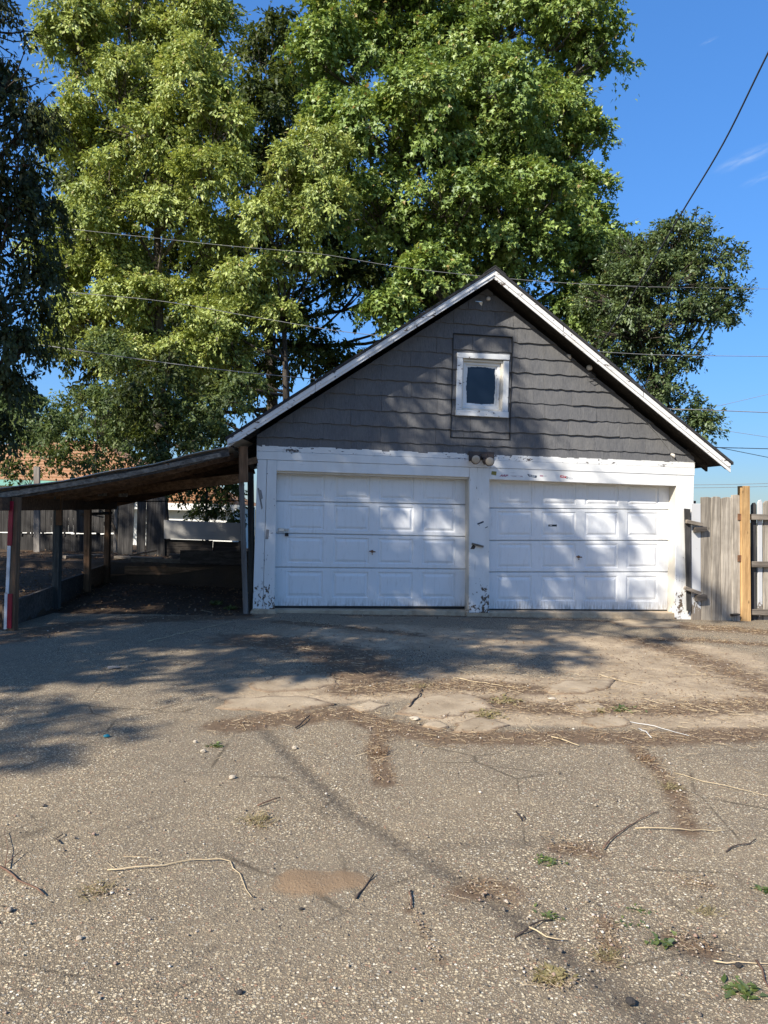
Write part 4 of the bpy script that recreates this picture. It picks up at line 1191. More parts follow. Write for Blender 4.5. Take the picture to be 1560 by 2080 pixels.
# ================================================================== FENCES BEHIND
def fence_boards(root, px0, px1, step, ytop, ybot, y, mat, nm='board', jt=3, jb=1, t=.02, seed=0, gap=.8, skip=()):
    r = random.Random(seed)
    x = px0; k = 0
    while x < px1:
        w_ = step * r.uniform(.85, 1.15)
        if k not in skip:
            yt = ytop + r.uniform(-jt, jt) + (x - px0) * .015
            yb = ybot + r.uniform(-jb, jb) + (x - px0) * .012
            a, b, c, d = at(x, yb, y), at(x + w_ - gap, yb, y), at(x + w_ - gap, yt, y), at(x, yt, y)
            dz = Vector((0, t, 0))
            e_ = r.uniform(-.006, .006)
            o_ = Vector((0, e_, 0))
            MB().hexa([p + o_ for p in (a, b, b + dz, a + dz, d, c, c + dz, d + dz)]).build(nm, M[mat], root)
        x += w_; k += 1
fb = thing('back_fence', 'dark board fence standing behind the carport posts', 'fence', tuple(at(150, 1140, 16.3)))
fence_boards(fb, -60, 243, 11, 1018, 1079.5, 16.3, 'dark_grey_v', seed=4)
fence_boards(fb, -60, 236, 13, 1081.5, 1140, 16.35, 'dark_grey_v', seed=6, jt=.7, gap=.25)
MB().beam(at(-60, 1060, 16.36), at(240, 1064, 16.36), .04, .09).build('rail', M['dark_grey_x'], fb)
MB().beam(at(75, 948, 15.6), at(75, 1140, 15.6), .05, .13, up=(1, 0, 0)).build('post', M['post_grey'], fb)
MB().beam(at(236, 1012, 16.2), at(233, 1135, 16.2), .06, .06, up=(1, 0, 0)).build('post', M['post_grey'], fb)
for k in range(14):
    a = at(20 + k * 22, 1078.2 + k * .25, 16.31)
    MB().box((a.x, a.y + .03, a.z - .03), .035, .03, .16).build('batten', M['dark_grey_v'], fb)
sh = thing('plank_screen', 'rough screen of wide old planks with one pale horizontal board behind carport', 'screen', tuple(at(380, 1140, 15.4)))
def plank(pts, y, mat, t=.03):
    q = [at(px, py, y) for px, py in pts]
    dz = Vector((0, t, 0))
    MB().hexa([q[0], q[1], q[1] + dz, q[0] + dz, q[3], q[2], q[2] + dz, q[3] + dz]).build('plank', M[mat], sh)
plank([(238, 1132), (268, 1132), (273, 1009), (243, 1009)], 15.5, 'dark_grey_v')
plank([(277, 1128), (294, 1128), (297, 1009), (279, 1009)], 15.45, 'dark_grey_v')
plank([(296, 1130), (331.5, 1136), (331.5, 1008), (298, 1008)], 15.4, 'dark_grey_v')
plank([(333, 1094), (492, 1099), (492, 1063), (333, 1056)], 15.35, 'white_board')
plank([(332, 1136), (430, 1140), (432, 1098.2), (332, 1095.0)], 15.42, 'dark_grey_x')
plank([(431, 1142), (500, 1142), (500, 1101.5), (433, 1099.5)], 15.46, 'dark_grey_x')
MB().beam(at(333, 1150, 15.4), at(333, 1010, 15.4), .04, .05, up=(1, 0, 0)).build('post', M['dark_grey_v'], sh)
MB().beam(at(487, 1150, 15.4), at(487, 1060, 15.4), .04, .05, up=(1, 0, 0)).build('post', M['dark_grey_v'], sh)

# ================================================================== GATE AND FENCE RIGHT OF THE GARAGE
gt = thing('board_gate', 'weathered grey board gate with one white board between garage and pine post', 'gate', tuple(G(7.0, -.06, gz(5))), YAW)
def vb(root, pts, d, t, mat, nm='board', ch=.004):
    poly = [Fp(px, py, d) for px, py in pts]
    return MB().prism(poly, d, d + t, ch=ch).build(nm, M[mat], root)
M['white_old'] = paint('old_white_gate_board', (.50, .50, .50), (.24, .20, .16), .42, .25, .6, 'z', .3)
vb(gt, [(1405.5, 1266), (1424, 1267), (1423.5, 1023), (1404.5, 1023)], -.06, .025, 'white_old')
for x0, x1, yt, yb, xt in ((1425, 1445, 1010, 1267, -.6), (1446, 1464.5, 1009, 1267, -.8), (1465.5, 1487, 1010, 1266, -.8), (1487.5, 1504, 1005, 1265, -.9)):
    r = random.Random(int(x0))
    top = [(x1 + xt, yt + r.uniform(0, 2)), (x0 + (x1 - x0) * .62, yt + r.uniform(-2, 1)), (x0 + (x1 - x0) * .3, yt + r.uniform(-1, 2)), (x0 + xt, yt + r.uniform(0, 3))]
    vb(gt, [(x0, yb), (x1, yb)] + top, -.062 + r.uniform(-.006, .004), .025, 'old_grey_v')
vb(gt, [(1396.5, 1241), (1404, 1242), (1402.5, 1034), (1391.5, 1033)], -.095, .03, 'dark_grey_v', 'batten')
for (x0, y0, x1, y1) in ((1394, 1059, 1427, 1066), (1391, 1194, 1424, 1206)):
    a, b = Fp(x0, y0, -.13), Fp(x1, y1, -.13)
    MB().beam(G(a[0], -.125, a[1]), G(b[0], -.115, b[1]), .05, .055).build('latch_bar', M['old_grey_x'], gt)
for (x0, x1, y0, y1) in ((1413, 1437, 1070, 1081), (1416, 1437, 1208, 1221), (1489, 1504, 1247, 1252)):
    vb(gt, [(x0, y1), (x1, y1 - 2), (x1, y0), (x0, y0 + 1)], -.135, .07, 'dark_grey_x', 'keeper_block')
for py in (1050, 1134):
    s, z = Fp(1502, py, -.07)
    MB().prism(rect(s - .03, s + .03, z - .05, z + .05), -.085, -.067, ch=.002).tube([G(s + .012, -.088, z - .05), G(s + .012, -.088, z + .05)], .009, 8).build('hinge', M['rust'], gt)
rf = thing('side_fence', 'weathered picket fence with three rails and a tall yellow pine post', 'fence', tuple(G(7.9, 0, gz(6))), YAW)
vb(rf, [(1507.5, 1267), (1526, 1267), (1523.5, 987), (1505.5, 987)], -.10, .09, 'new_pine_v', 'post', .006)
s0, z0 = Fp(1514, 987, -.1)
for y0, y1 in ((1043, 1057), (1138, 1154), (1236, 1250)):
    a, b = Fp(1524, (y0 + y1) / 2, -.02), Fp(2150, (y0 + y1) / 2 + (14 if y0 > 1200 else 6), -.02)
    MB().beam(G(a[0], -.03, a[1]), G(b[0], -.03, b[1]), .045, .09).build('rail', M['old_grey_x'], rf)
r = random.Random(8)
x = 1526
while x < 2150:
    wpx = r.uniform(9, 21)
    yt = 1019 + r.uniform(-3, 5)
    mat = 'dark_grey_v' if x < 1530 else ('old_grey_v' if r.random() < .75 else 'white_old')
    vb(rf, [(x + .8, 1266), (x + wpx, 1266), (x + wpx - .6, yt + 2), (x + wpx * .7, yt - 3), (x + wpx * .3, yt - 2), (x + .3, yt + 3)], .02 + r.uniform(-.004, .004), .02, mat, 'picket')
    x += wpx + r.uniform(.2, 2.0)
MB().prism([(WID + .03, 1.0), (WID + .05, 1.0), (WID + .05, 1.75), (WID + .03, 1.75)], .0, .3).build('downpipe', M['black'], garage)

# ================================================================== NEIGHBOURS
def house(name, label, x0, x1, y0, y1, ze, zr_, over=.4):
    h = thing(name, label, 'house', ((x0 + x1) / 2, (y0 + y1) / 2, -.1))
    MB().box(((x0 + x1) / 2, (y0 + y1) / 2, ze / 2 - .15), x1 - x0, y1 - y0, ze + .2).build('wall', M['house_white'], h)
    X0, X1, Y0, Y1 = x0 - over, x1 + over, y0 - over, y1 + over
    run = (Y1 - Y0) / 2
    ra, rb = Vector((X0 + run, (Y0 + Y1) / 2, zr_)), Vector((X1 - run, (Y0 + Y1) / 2, zr_))
    c = [Vector((X0, Y0, ze)), Vector((X1, Y0, ze)), Vector((X1, Y1, ze)), Vector((X0, Y1, ze))]
    rf_ = MB().add(c + [ra, rb], [(0, 1, 5, 4), (2, 3, 4, 5), (1, 2, 5), (3, 0, 4), (3, 2, 1, 0)]).build('roof', M['tan_roof'], h)
    # shingle courses on the slope towards us, each a slightly proud strip
    n = 14
    for k in range(n):
        t0, t1 = k / n, (k + 1) / n
        a0, b0 = c[0].lerp(ra, t0), c[1].lerp(rb, t0)
        a1, b1 = c[0].lerp(ra, t1), c[1].lerp(rb, t1)
        nrm = (b0 - a0).cross(a1 - a0).normalized()
        MB().add([a0 + nrm * .05, b0 + nrm * .05, b1 + nrm * .012, a1 + nrm * .012, a0, b0], [(0, 1, 2, 3), (4, 5, 1, 0)]).build('shingle_course', M['tan_roof'], rf_)
    MB().box(((X0 + X1) / 2, Y0 - .01, ze - .10), X1 - X0, .04, .22).build('fascia', M['teal' if over > .3 else 'house_white'], h)
    return h
hs = house('neighbour_house', 'white house with tan-orange hipped roof and teal fascia behind left trees', -19.5, -8.6, 27.0, 35.0, 2.28, 4.2)
for xx in (-15.5, -12.3):
    f = MB().box((xx, 26.97, 1.35), 1.2, .08, 1.0).build('window', M['white_paint'], hs)
    MB().box((xx, 26.92, 1.35), 1.02, .04, .82).build('pane', M['glass'], f)
hs2 = house('neighbour_shed', 'small white outbuilding with low orange roof seen through the back of carport', -8.2, -4.9, 23.0, 27.0, 1.55, 2.6, .25)

# ================================================================== TREES
LEAF_OVAL = (np.array([[0, 0, 0], [-.26, .38, .06], [0, .42, -.02], [.26, .38, .06], [0, 1.0, -.10]], float), [(0, 2, 1), (0, 3, 2), (1, 2, 4), (2, 3, 4)])
LEAF_DIA = (np.array([[0, 0, 0], [-.25, .45, .05], [0, 1.0, -.08], [.25, .45, .05]], float), [(0, 2, 1), (0, 3, 2)])
LEAF_MAPLE = (np.array([[0, 0, 0], [-.48, .30, .05], [-.17, .50, .02], [0, 1.0, -.10], [.17, .50, .02], [.48, .30, .05]], float),
              [(0, 2, 1), (0, 3, 2), (0, 4, 3), (0, 5, 4)])
def leaves(P, axis, nrm, size, tmpl, tint):
    """stack of leaves at P, long axis `axis`, face normal near `nrm`"""
    tv, tt = tmpl
    a = axis / np.linalg.norm(axis, axis=1, keepdims=True)
    n = nrm - a * (nrm * a).sum(1, keepdims=True)
    n /= np.linalg.norm(n, axis=1, keepdims=True) + 1e-9
    b = np.cross(a, n)
    V = P[:, None, :] + size[:, None, None] * (tv[None, :, 0:1] * b[:, None, :] + tv[None, :, 1:2] * a[:, None, :] + tv[None, :, 2:3] * n[:, None, :])
    k = len(tv)
    T = (np.arange(len(P)) * k)[:, None, None] + np.array(tt)[None]
    return V.reshape(-1, 3), T.reshape(-1, 3), np.repeat(tint, k)
def lobe(px, py, y, rx, ry, rd=None):
    c = at(px, py, y)
    k = y / FPX
    return (np.array(c), np.array([rx * k, (rd if rd else (rx + ry) / 2 * k), ry * k]))
def make_tree(name, label, base, lobes, leaf='leaf_box', tmpl=LEAF_OVAL, size=.13, per_m2=46, clump=.55, trunk_r=.22, barkm='bark', seed=1,
              droop=.45, group=None, cat='tree', fork=.35, dens_var=.5, sprays=0, trunk_to=None, hang=0.0, twig=True, nsub=8, scatter_n=0, clump_leaves=90):
    g = np.random.default_rng(seed); r = random.Random(seed)
    root = thing(name, label, cat, tuple(base), 0, group)
    base = np.array(base, float)
    allc = sum(l[0] for l in lobes) / len(lobes)
    top = max(l[0][2] for l in lobes)
    # trunk: from the base, leaning to the middle of the crown
    tz = base[2] + (top - base[2]) * (trunk_to or .62)
    tip = np.array([base[0] * .45 + allc[0] * .55, base[1] * .5 + allc[1] * .5, tz])
    tp = []
    n = 9
    for k in range(n + 1):
        t = k / n
        p = base + (tip - base) * t
        p[:2] += np.array([math.sin(t * 5 + seed), math.cos(t * 4 + seed * 2)]) * .10 * t * (1.3 - t)
        p[2] = base[2] + (tz - base[2]) * t
        tp.append(p)
    wood_mb = MB()
    wood_mb.tube([Vector(p) for p in tp], [trunk_r * (1.25 if k == 0 else 1 - .72 * k / n) for k in range(n + 1)], 9)
    PV, PT, PA_ = [], [], []
    nv = 0
    centres = []
    for li, (c, rad) in enumerate(lobes):
        # limb from trunk to the lobe
        hz_ = max(.12, min(.98, (c[2] - rad[2] * 1.1 - base[2]) / (tz - base[2])))
        k0 = hz_ * n * .92
        i0 = min(n - 1, int(k0)); s0 = tp[i0] + (tp[i0 + 1] - tp[i0]) * (k0 - i0)
        mid = s0 * .45 + c * .55 + np.array([0, 0, -.22 * np.linalg.norm((c - s0)[:2])]) + g.normal(0, .12, 3)
        lr = trunk_r * .26
        L_ = np.linalg.norm(c - s0)
        pts = [(1 - t) ** 2 * s0 + 2 * t * (1 - t) * mid + t * t * c for t in np.linspace(0, 1, 6)]
        wood_mb.tube([Vector(p) for p in pts], [lr * (1 - .78 * k / 5) for k in range(6)], 6)
        subs = []
        for q in range(0 if scatter_n else nsub):
            d = g.normal(0, 1, 3); d /= np.linalg.norm(d)
            if d[2] < -.5: d[2] *= -1
            subs.append((c + d * rad * g.uniform(.40, .66), rad * g.uniform(.36, .54) * np.array([1, 1, 1.2])))
        for (sc_, sr) in subs:
            surf = 4 * math.pi * ((sr[0] * sr[1]) ** 1.6 / 3 + (sr[0] * sr[2]) ** 1.6 / 3 + (sr[1] * sr[2]) ** 1.6 / 3) ** (1 / 1.6)
            nc = max(3, int(surf / (clump * clump * 2.6)))
            if twig: wood_mb.tube([Vector(pts[4]), Vector((pts[4] + sc_) / 2 + np.array([0, 0, -.1])), Vector(sc_), Vector(sc_ + np.array([0, 0, sr[2] * .5]))], [lr * .34, lr * .24, lr * .17, .01], 4, False)
            for q in range(nc):
                d = g.normal(0, 1, 3); d /= np.linalg.norm(d)
                if d[2] < -.3 and g.random() < .7: d[2] *= -1
                cc = sc_ + d * sr * g.uniform(.65, 1.0)
                if np.linalg.norm((cc - c) / rad) < .42 and g.random() < .6: continue
                centres.append((cc, d, li, max(.3, 1 + dens_var * g.normal(0, .5)), 1))
                if twig and q % 3 == 0:
                    wood_mb.tube([Vector(sc_), Vector((sc_ + cc) / 2 + g.normal(0, .06, 3)), Vector(cc)], [lr * .16, lr * .10, .005], 3, False)
        nc = max(4, int(4 * math.pi * np.mean(rad) ** 2 / (clump * clump * 2.6)))
        # short leafy shoots sticking out for an uneven outline
        for q in range(int(sprays * nc)):
            d = g.normal(0, 1, 3); d[2] = abs(d[2]) * .7 + (-.1); d /= np.linalg.norm(d)
            p0 = c + d * rad * .8
            ln = g.uniform(.35, .95) * clump * 1.4
            dr = d + np.array([0, 0, .1]) + g.normal(0, .25, 3); dr /= np.linalg.norm(dr)
            m_l = int(ln * 26 * (.13 / size) * .9)
            t = np.sort(g.random(m_l))
            P = p0 + dr * (t * ln)[:, None] + g.normal(0, .035, (m_l, 3)) + np.array([0, 0, -1.0]) * ((t ** 2) * ln * .18)[:, None]
            ax = dr * .8 + g.normal(0, .55, (m_l, 3)) + np.array([0, 0, -.25])
            nm = np.array([0, 0, 1.0]) + g.normal(0, .55, (m_l, 3))
            V_, T_, A_ = leaves(P, ax, nm, size * g.uniform(.7, 1.1, m_l), tmpl, np.clip(g.normal(.55, .2, m_l), 0, 1))
            PV.append(V_); PT.append(T_ + nv); PA_.append(A_); nv += len(V_)
            wood_mb.tube([Vector(c), Vector(p0), Vector(p0 + dr * ln)], [lr * .2, .010, .003], 3, False)
    if scatter_n:
        vols = np.array([np.prod(l[1]) for l in lobes]); vols /= vols.sum()
        for q in range(scatter_n):
            li = g.choice(len(lobes), p=vols); c, rad = lobes[li]
            d = g.normal(0, 1, 3); d /= np.linalg.norm(d)
            cc = c + d * rad * g.random() ** (1 / 2.2)
            centres.append((cc, d, li, 1.0, 1))
            wood_mb.tube([Vector(c), Vector((c + cc) / 2 + g.normal(0, .15, 3)), Vector(cc)], [.03, .02, .006], 4, False)
    for cc, d, li, dens, rr in centres:
        rc = clump * g.uniform(.7, 1.25)
        m_l = int(clump_leaves * rc * rc / (clump * clump)) if scatter_n else int(per_m2 * rc * rc * 3.1 * dens)
        if m_l < 3: continue
        # a spray: twigs fan out and droop, leaves sit along them
        tw = max(3, int(m_l / 14))
        dirs = g.normal(0, 1, (tw, 3)) * np.array([1, 1, .75]) + d * .9 + np.array([0, 0, .15])
        dirs /= np.linalg.norm(dirs, axis=1, keepdims=True)
        wi = g.integers(0, tw, m_l)
        t = g.random(m_l) ** .6
        ln = rc * g.uniform(.6, 1.15, tw)
        P = cc + dirs[wi] * (t * ln[wi])[:, None] + g.normal(0, rc * .085, (m_l, 3))
        P[:, 2] -= (droop * t * t * ln[wi]) + hang * g.random(m_l) * t
        ax = dirs[wi] * .7 + g.normal(0, .5, (m_l, 3)) + np.array([0, 0, -droop * 1.3 - hang])
        nm = np.array([0, 0, .55]) + d * .85 + g.normal(0, .42, (m_l, 3))
        clump_t = np.clip(g.normal(.5, .15), .1, .85)
        tint = np.clip(g.normal(clump_t, .17, m_l), 0, .93)
        tint[g.random(m_l) < .012] = 1.0
        V_, T_, A_ = leaves(P, ax, nm, size * g.uniform(.65, 1.2, m_l), tmpl, tint)
        PV.append(V_); PT.append(T_ + nv); PA_.append(A_); nv += len(V_)
    wood_mb.build('trunk', M[barkm], root, True)
    V = np.concatenate(PV) - np.array(root.location)
    o = fast_mesh('crown', V, np.concatenate(PT), M[leaf], {'tint': ('POINT', np.concatenate(PA_))})
    o.parent = root
    o['kind'] = 'stuff'
    return root, len(np.concatenate(PT))
NT_ = 0
def T(*a, **k):
    global NT_
    r_, n_ = make_tree(*a, **k); NT_ += n_
    return r_
def gbase(px, y, dz=0): 
    p = at(px, 1100, y); return (p.x, p.y, gz(p.x) - .05 + dz)

T('maple_tree', 'tall dense green maple rising directly behind the garage', gbase(880, 21), [
    lobe(690, 130, 20.4, 105, 130), lobe(840, 70, 21, 150, 150), lobe(1010, 90, 20.6, 150, 140), lobe(1150, 50, 20.4, 85, 95), lobe(1205, 105, 20.2, 62, 52),
    lobe(1000, 250, 19.8, 150, 130), lobe(820, 270, 19.4, 150, 140), lobe(670, 330, 20.2, 90, 120), lobe(1120, 230, 20.6, 80, 90), lobe(1190, 300, 20.4, 58, 52),
    lobe(1170, 400, 20, 85, 85), lobe(1075, 430, 19.0, 110, 90), lobe(905, 440, 18.7, 120, 95), lobe(1215, 520, 20.4, 88, 85), lobe(1060, 545, 19.8, 120, 75),
    lobe(770, 440, 19.2, 95, 90), lobe(880, 560, 18.2, 70, 45), lobe(790, 625, 18.0, 50, 32), lobe(1270, 620, 20.6, 60, 70), lobe(1180, 640, 20.4, 90, 70),
    lobe(1265, 555, 20.8, 70, 70), lobe(1230, 690, 20.8, 80, 60), lobe(930, 330, 20.6, 130, 120), lobe(900, 180, 21.6, 140, 120), lobe(1040, 350, 20.8, 110, 100), lobe(820, -130, 21, 190, 160), lobe(1020, -120, 21, 190, 150), lobe(920, -320, 21.4, 210, 170),
], leaf='leaf_maple', tmpl=LEAF_MAPLE, size=.134, per_m2=170, clump=.56, trunk_r=.36, seed=3, sprays=.45, droop=.5, nsub=9)
T('boxelder_tree', 'yellow-green boxelder with pale forked trunk behind the carport', gbase(322, 19), [
    lobe(160, 110, 18.4, 85, 100), lobe(260, 60, 18.8, 80, 95), lobe(235, 210, 18.2, 105, 95), lobe(370, 90, 19, 80, 95), lobe(435, 50, 19.2, 55, 65),
    lobe(400, 190, 17.6, 85, 105), lobe(445, 280, 17.4, 70, 85), lobe(330, 290, 17.8, 110, 80), lobe(170, 310, 18.6, 90, 80), lobe(240, 400, 18.4, 110, 70),
    lobe(430, 370, 17.4, 85, 65), lobe(340, 440, 18, 90, 50), lobe(170, 470, 18.6, 95, 75), lobe(420, 500, 18.4, 70, 50), lobe(250, 560, 19, 110, 60),
    lobe(190, 660, 19.2, 90, 60), lobe(300, 620, 18.6, 100, 60), lobe(270, 720, 19, 110, 60), lobe(390, 720, 18.8, 80, 55), lobe(110, 560, 18.8, 60, 70), lobe(390, 620, 18.8, 70, 45), lobe(290, -100, 19, 130, 110), lobe(430, -60, 19.4, 90, 70),
], leaf='leaf_box', tmpl=LEAF_DIA, size=.12, per_m2=265, clump=.46, trunk_r=.22, seed=12, sprays=.6, droop=.5, nsub=9)
T('boxelder_tree', 'lower light-green boxelder spreading just above the left roof slope', gbase(600, 18.1), [
    lobe(600, 380, 17.4, 85, 65), lobe(560, 460, 17.2, 95, 60), lobe(660, 440, 17.4, 60, 70), lobe(500, 560, 17.2, 70, 42), lobe(610, 540, 17.4, 80, 40),
    lobe(430, 640, 17.4, 60, 40), lobe(540, 650, 17.4, 55, 35), lobe(470, 720, 17.6, 70, 35), lobe(640, 300, 17.8, 60, 50), lobe(380, 720, 17.6, 45, 40),
], leaf='leaf_box', tmpl=LEAF_DIA, size=.115, per_m2=290, clump=.42, trunk_r=.17, barkm='bark_dark', seed=22, sprays=.6, droop=.5, nsub=9)
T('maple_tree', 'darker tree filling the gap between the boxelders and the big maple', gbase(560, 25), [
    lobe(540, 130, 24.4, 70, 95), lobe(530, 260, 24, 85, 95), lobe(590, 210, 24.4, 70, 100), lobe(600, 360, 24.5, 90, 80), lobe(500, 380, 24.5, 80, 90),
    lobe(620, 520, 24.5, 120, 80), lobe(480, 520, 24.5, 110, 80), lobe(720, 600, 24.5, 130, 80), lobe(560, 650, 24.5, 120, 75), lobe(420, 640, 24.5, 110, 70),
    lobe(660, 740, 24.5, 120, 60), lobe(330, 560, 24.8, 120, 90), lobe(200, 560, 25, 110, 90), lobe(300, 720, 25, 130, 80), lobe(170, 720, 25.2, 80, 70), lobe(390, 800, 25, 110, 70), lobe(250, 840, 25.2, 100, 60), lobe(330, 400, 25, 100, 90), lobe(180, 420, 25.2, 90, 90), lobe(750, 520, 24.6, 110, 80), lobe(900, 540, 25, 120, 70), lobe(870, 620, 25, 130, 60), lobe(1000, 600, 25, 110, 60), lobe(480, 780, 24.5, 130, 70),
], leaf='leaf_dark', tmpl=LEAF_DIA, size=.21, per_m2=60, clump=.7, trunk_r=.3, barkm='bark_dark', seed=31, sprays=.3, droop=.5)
T('elm_tree', 'small-leaved elm with feathery outline against sky right of garage', gbase(1300, 18.6), [
    lobe(1380, 500, 17.6, 66, 60), lobe(1432, 540, 17.6, 72, 60), lobe(1345, 590, 17.4, 90, 72), lobe(1462, 615, 17.6, 56, 48), lobe(1400, 655, 17.5, 84, 58),
    lobe(1300, 690, 17.6, 95, 70), lobe(1365, 735, 17.6, 70, 50), lobe(1260, 620, 18, 90, 85), lobe(1310, 785, 17.8, 66, 46), lobe(1368, 815, 17.8, 52, 32), lobe(1420, 858, 17.8, 40, 20),
    lobe(1240, 720, 18.2, 80, 58), lobe(1290, 540, 18.4, 70, 60),
], leaf='leaf_elm', tmpl=LEAF_DIA, size=.105, per_m2=190, clump=.36, trunk_r=.18, barkm='bark_dark', seed=41, sprays=1.3, droop=.35)
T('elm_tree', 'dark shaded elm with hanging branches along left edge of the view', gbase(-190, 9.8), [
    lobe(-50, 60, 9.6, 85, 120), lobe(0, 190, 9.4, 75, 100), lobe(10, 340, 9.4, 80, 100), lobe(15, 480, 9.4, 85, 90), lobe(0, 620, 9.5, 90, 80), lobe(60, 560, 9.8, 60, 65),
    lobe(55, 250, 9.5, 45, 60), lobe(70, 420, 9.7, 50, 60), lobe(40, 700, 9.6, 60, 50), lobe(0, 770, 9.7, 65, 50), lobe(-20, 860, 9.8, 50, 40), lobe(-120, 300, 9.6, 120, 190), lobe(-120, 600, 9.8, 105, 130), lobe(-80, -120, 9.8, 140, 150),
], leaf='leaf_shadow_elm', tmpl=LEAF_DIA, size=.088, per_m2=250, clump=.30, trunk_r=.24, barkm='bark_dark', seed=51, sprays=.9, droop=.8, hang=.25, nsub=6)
SH1, SH2 = 740, 380
def ell(x, y, z, rx, ry, rz): return (np.array([x, y, z], float), np.array([rx, ry, rz], float))
T('shade_tree', 'broad tree out of view on the left that throws dappled shade on garage', (-8.2, 3.0, .05), [
    ell(-7.6, 3.2, 8.2, 2.6, 2.8, 3.0), ell(-9.6, 4.4, 7.6, 2.6, 2.6, 2.8), ell(-6.4, 1.6, 8.6, 2.2, 2.2, 2.6), ell(-8.4, 2.6, 10.4, 2.4, 2.4, 2.2),
    ell(-6.9, 4.2, 6.4, 1.9, 2.0, 1.9), ell(-9.4, 1.2, 7.4, 2.2, 2.2, 2.4), ell(-6.2, 3.8, 10.3, 2.0, 1.9, 1.8), ell(-7.0, 4.4, 11.8, 1.7, 1.6, 1.5), ell(-10.2, -1.6, 6.8, 2.0, 2.0, 2.0), ell(-5.3, 3.4, 11.0, 1.3, 1.3, 1.2), ell(-5.0, 2.0, 9.4, 1.5, 1.5, 1.6), ell(-8.7, -.1, 6.2, 1.9, 1.9, 1.9), ell(-6.7, .6, 7.6, 1.5, 1.5, 1.5), ell(-9.3, .6, 6.0, 1.6, 1.6, 1.5), ell(-7.4, .0, 8.3, 1.6, 1.6, 1.7),
], leaf='leaf_elm', tmpl=LEAF_DIA, size=.15, clump=.46, trunk_r=.3, barkm='bark_dark', seed=61, sprays=.0, droop=.4, scatter_n=SH1, clump_leaves=88)
T('shade_tree', 'tall tree out of view that keeps the carport and left elm in shade', (-12.6, 5.6, .05), [
    ell(-11.4, 5.2, 6.8, 2.6, 2.4, 2.6), ell(-11.8, 4.2, 9.6, 2.8, 2.6, 2.8), ell(-10.6, 5.6, 11.8, 2.4, 2.4, 2.2), ell(-13.6, 6.6, 8.2, 2.6, 2.6, 3.0), ell(-12.6, 6.0, 12.6, 2.6, 2.6, 2.4), ell(-10.2, 6.8, 8.4, 1.8, 1.8, 2.2),
], leaf='leaf_elm', tmpl=LEAF_DIA, size=.19, clump=.6, trunk_r=.3, barkm='bark_dark', seed=62, sprays=.0, droop=.4, scatter_n=SH2, clump_leaves=80)
for k, (nm, lab, px, y, lb, lf) in enumerate((
    ('sapling', 'leafy sapling thicket growing left of the pale forked trunk', 200, 17.0, [lobe(160, 830, 17.2, 60, 50), lobe(215, 850, 17, 70, 60), lobe(265, 880, 17, 60, 50), lobe(100, 880, 17.4, 60, 45), lobe(210, 730, 17.4, 70, 60), lobe(170, 910, 17.2, 55, 35), lobe(240, 760, 17.2, 50, 55)], 'leaf_bush'),
    ('sapling', 'light green sapling between the forked trunk and garage roof', 420, 16.9, [lobe(400, 850, 16.8, 65, 50), lobe(455, 820, 16.8, 55, 45), lobe(430, 890, 16.7, 50, 30), lobe(350, 800, 17, 55, 55), lobe(500, 790, 16.9, 40, 35)], 'leaf_bush'),
    ('sapling', 'slim dark sapling just right of the forked trunk', 345, 16.4, [lobe(340, 760, 16.4, 40, 55), lobe(290, 820, 16.5, 55, 55), lobe(380, 900, 16.4, 60, 35), lobe(330, 850, 16.4, 50, 45), lobe(310, 910, 16.4, 50, 30)], 'leaf_dark'),
    ('bush', 'low bush leaning over the back fence near neighbour house', 60, 20.0, [lobe(30, 900, 21, 70, 40), lobe(90, 900, 21, 45, 28)], 'leaf_bush'),
    ('bush', 'tangled bush behind the pale board of plank screen', 420, 16.6, [lobe(400, 1000, 16.8, 55, 50), lobe(460, 1015, 16.8, 50, 45), lobe(360, 1000, 16.8, 45, 50), lobe(430, 1050, 16.8, 60, 30)], 'leaf_dark'),
    ('bush', 'loose leafy branches hanging before the neighbour roof above the carport', 250, 15.9, [lobe(250, 960, 16, 55, 30), lobe(320, 950, 16, 55, 30), lobe(180, 950, 16, 45, 24), lobe(110, 940, 16.2, 40, 22), lobe(30, 960, 16.4, 50, 20)], 'leaf_dark'),
)):
    T(nm, lab, gbase(px, y, .3), lb, leaf=lf, tmpl=LEAF_OVAL, size=.11, per_m2=130 if k < 4 else (75 if k == 4 else 55), clump=.36, trunk_r=.05, barkm='bark_dark', seed=70 + k, sprays=.5, droop=.6, cat='sapling' if nm == 'sapling' else 'bush')
for k, (px, y, lb) in enumerate(((60, 48, [lobe(40, 850, 48, 70, 60), lobe(110, 870, 48, 50, 40)]), (-20, 52, [lobe(-30, 830, 52, 60, 70)]), (330, 46, [lobe(300, 880, 46, 80, 50), lobe(400, 880, 46, 70, 50), lobe(230, 890, 46, 60, 40)]))):
    T('far_tree', ['distant tree over the neighbour house roof', 'distant tree at far left above the house roof', 'distant trees low between the left trunks'][k], gbase(px, y), lb,
      leaf='leaf_bush', tmpl=LEAF_DIA, size=.30, per_m2=45, clump=.9, trunk_r=.2, seed=90 + k, sprays=.2)
print('leaf triangles', NT_)

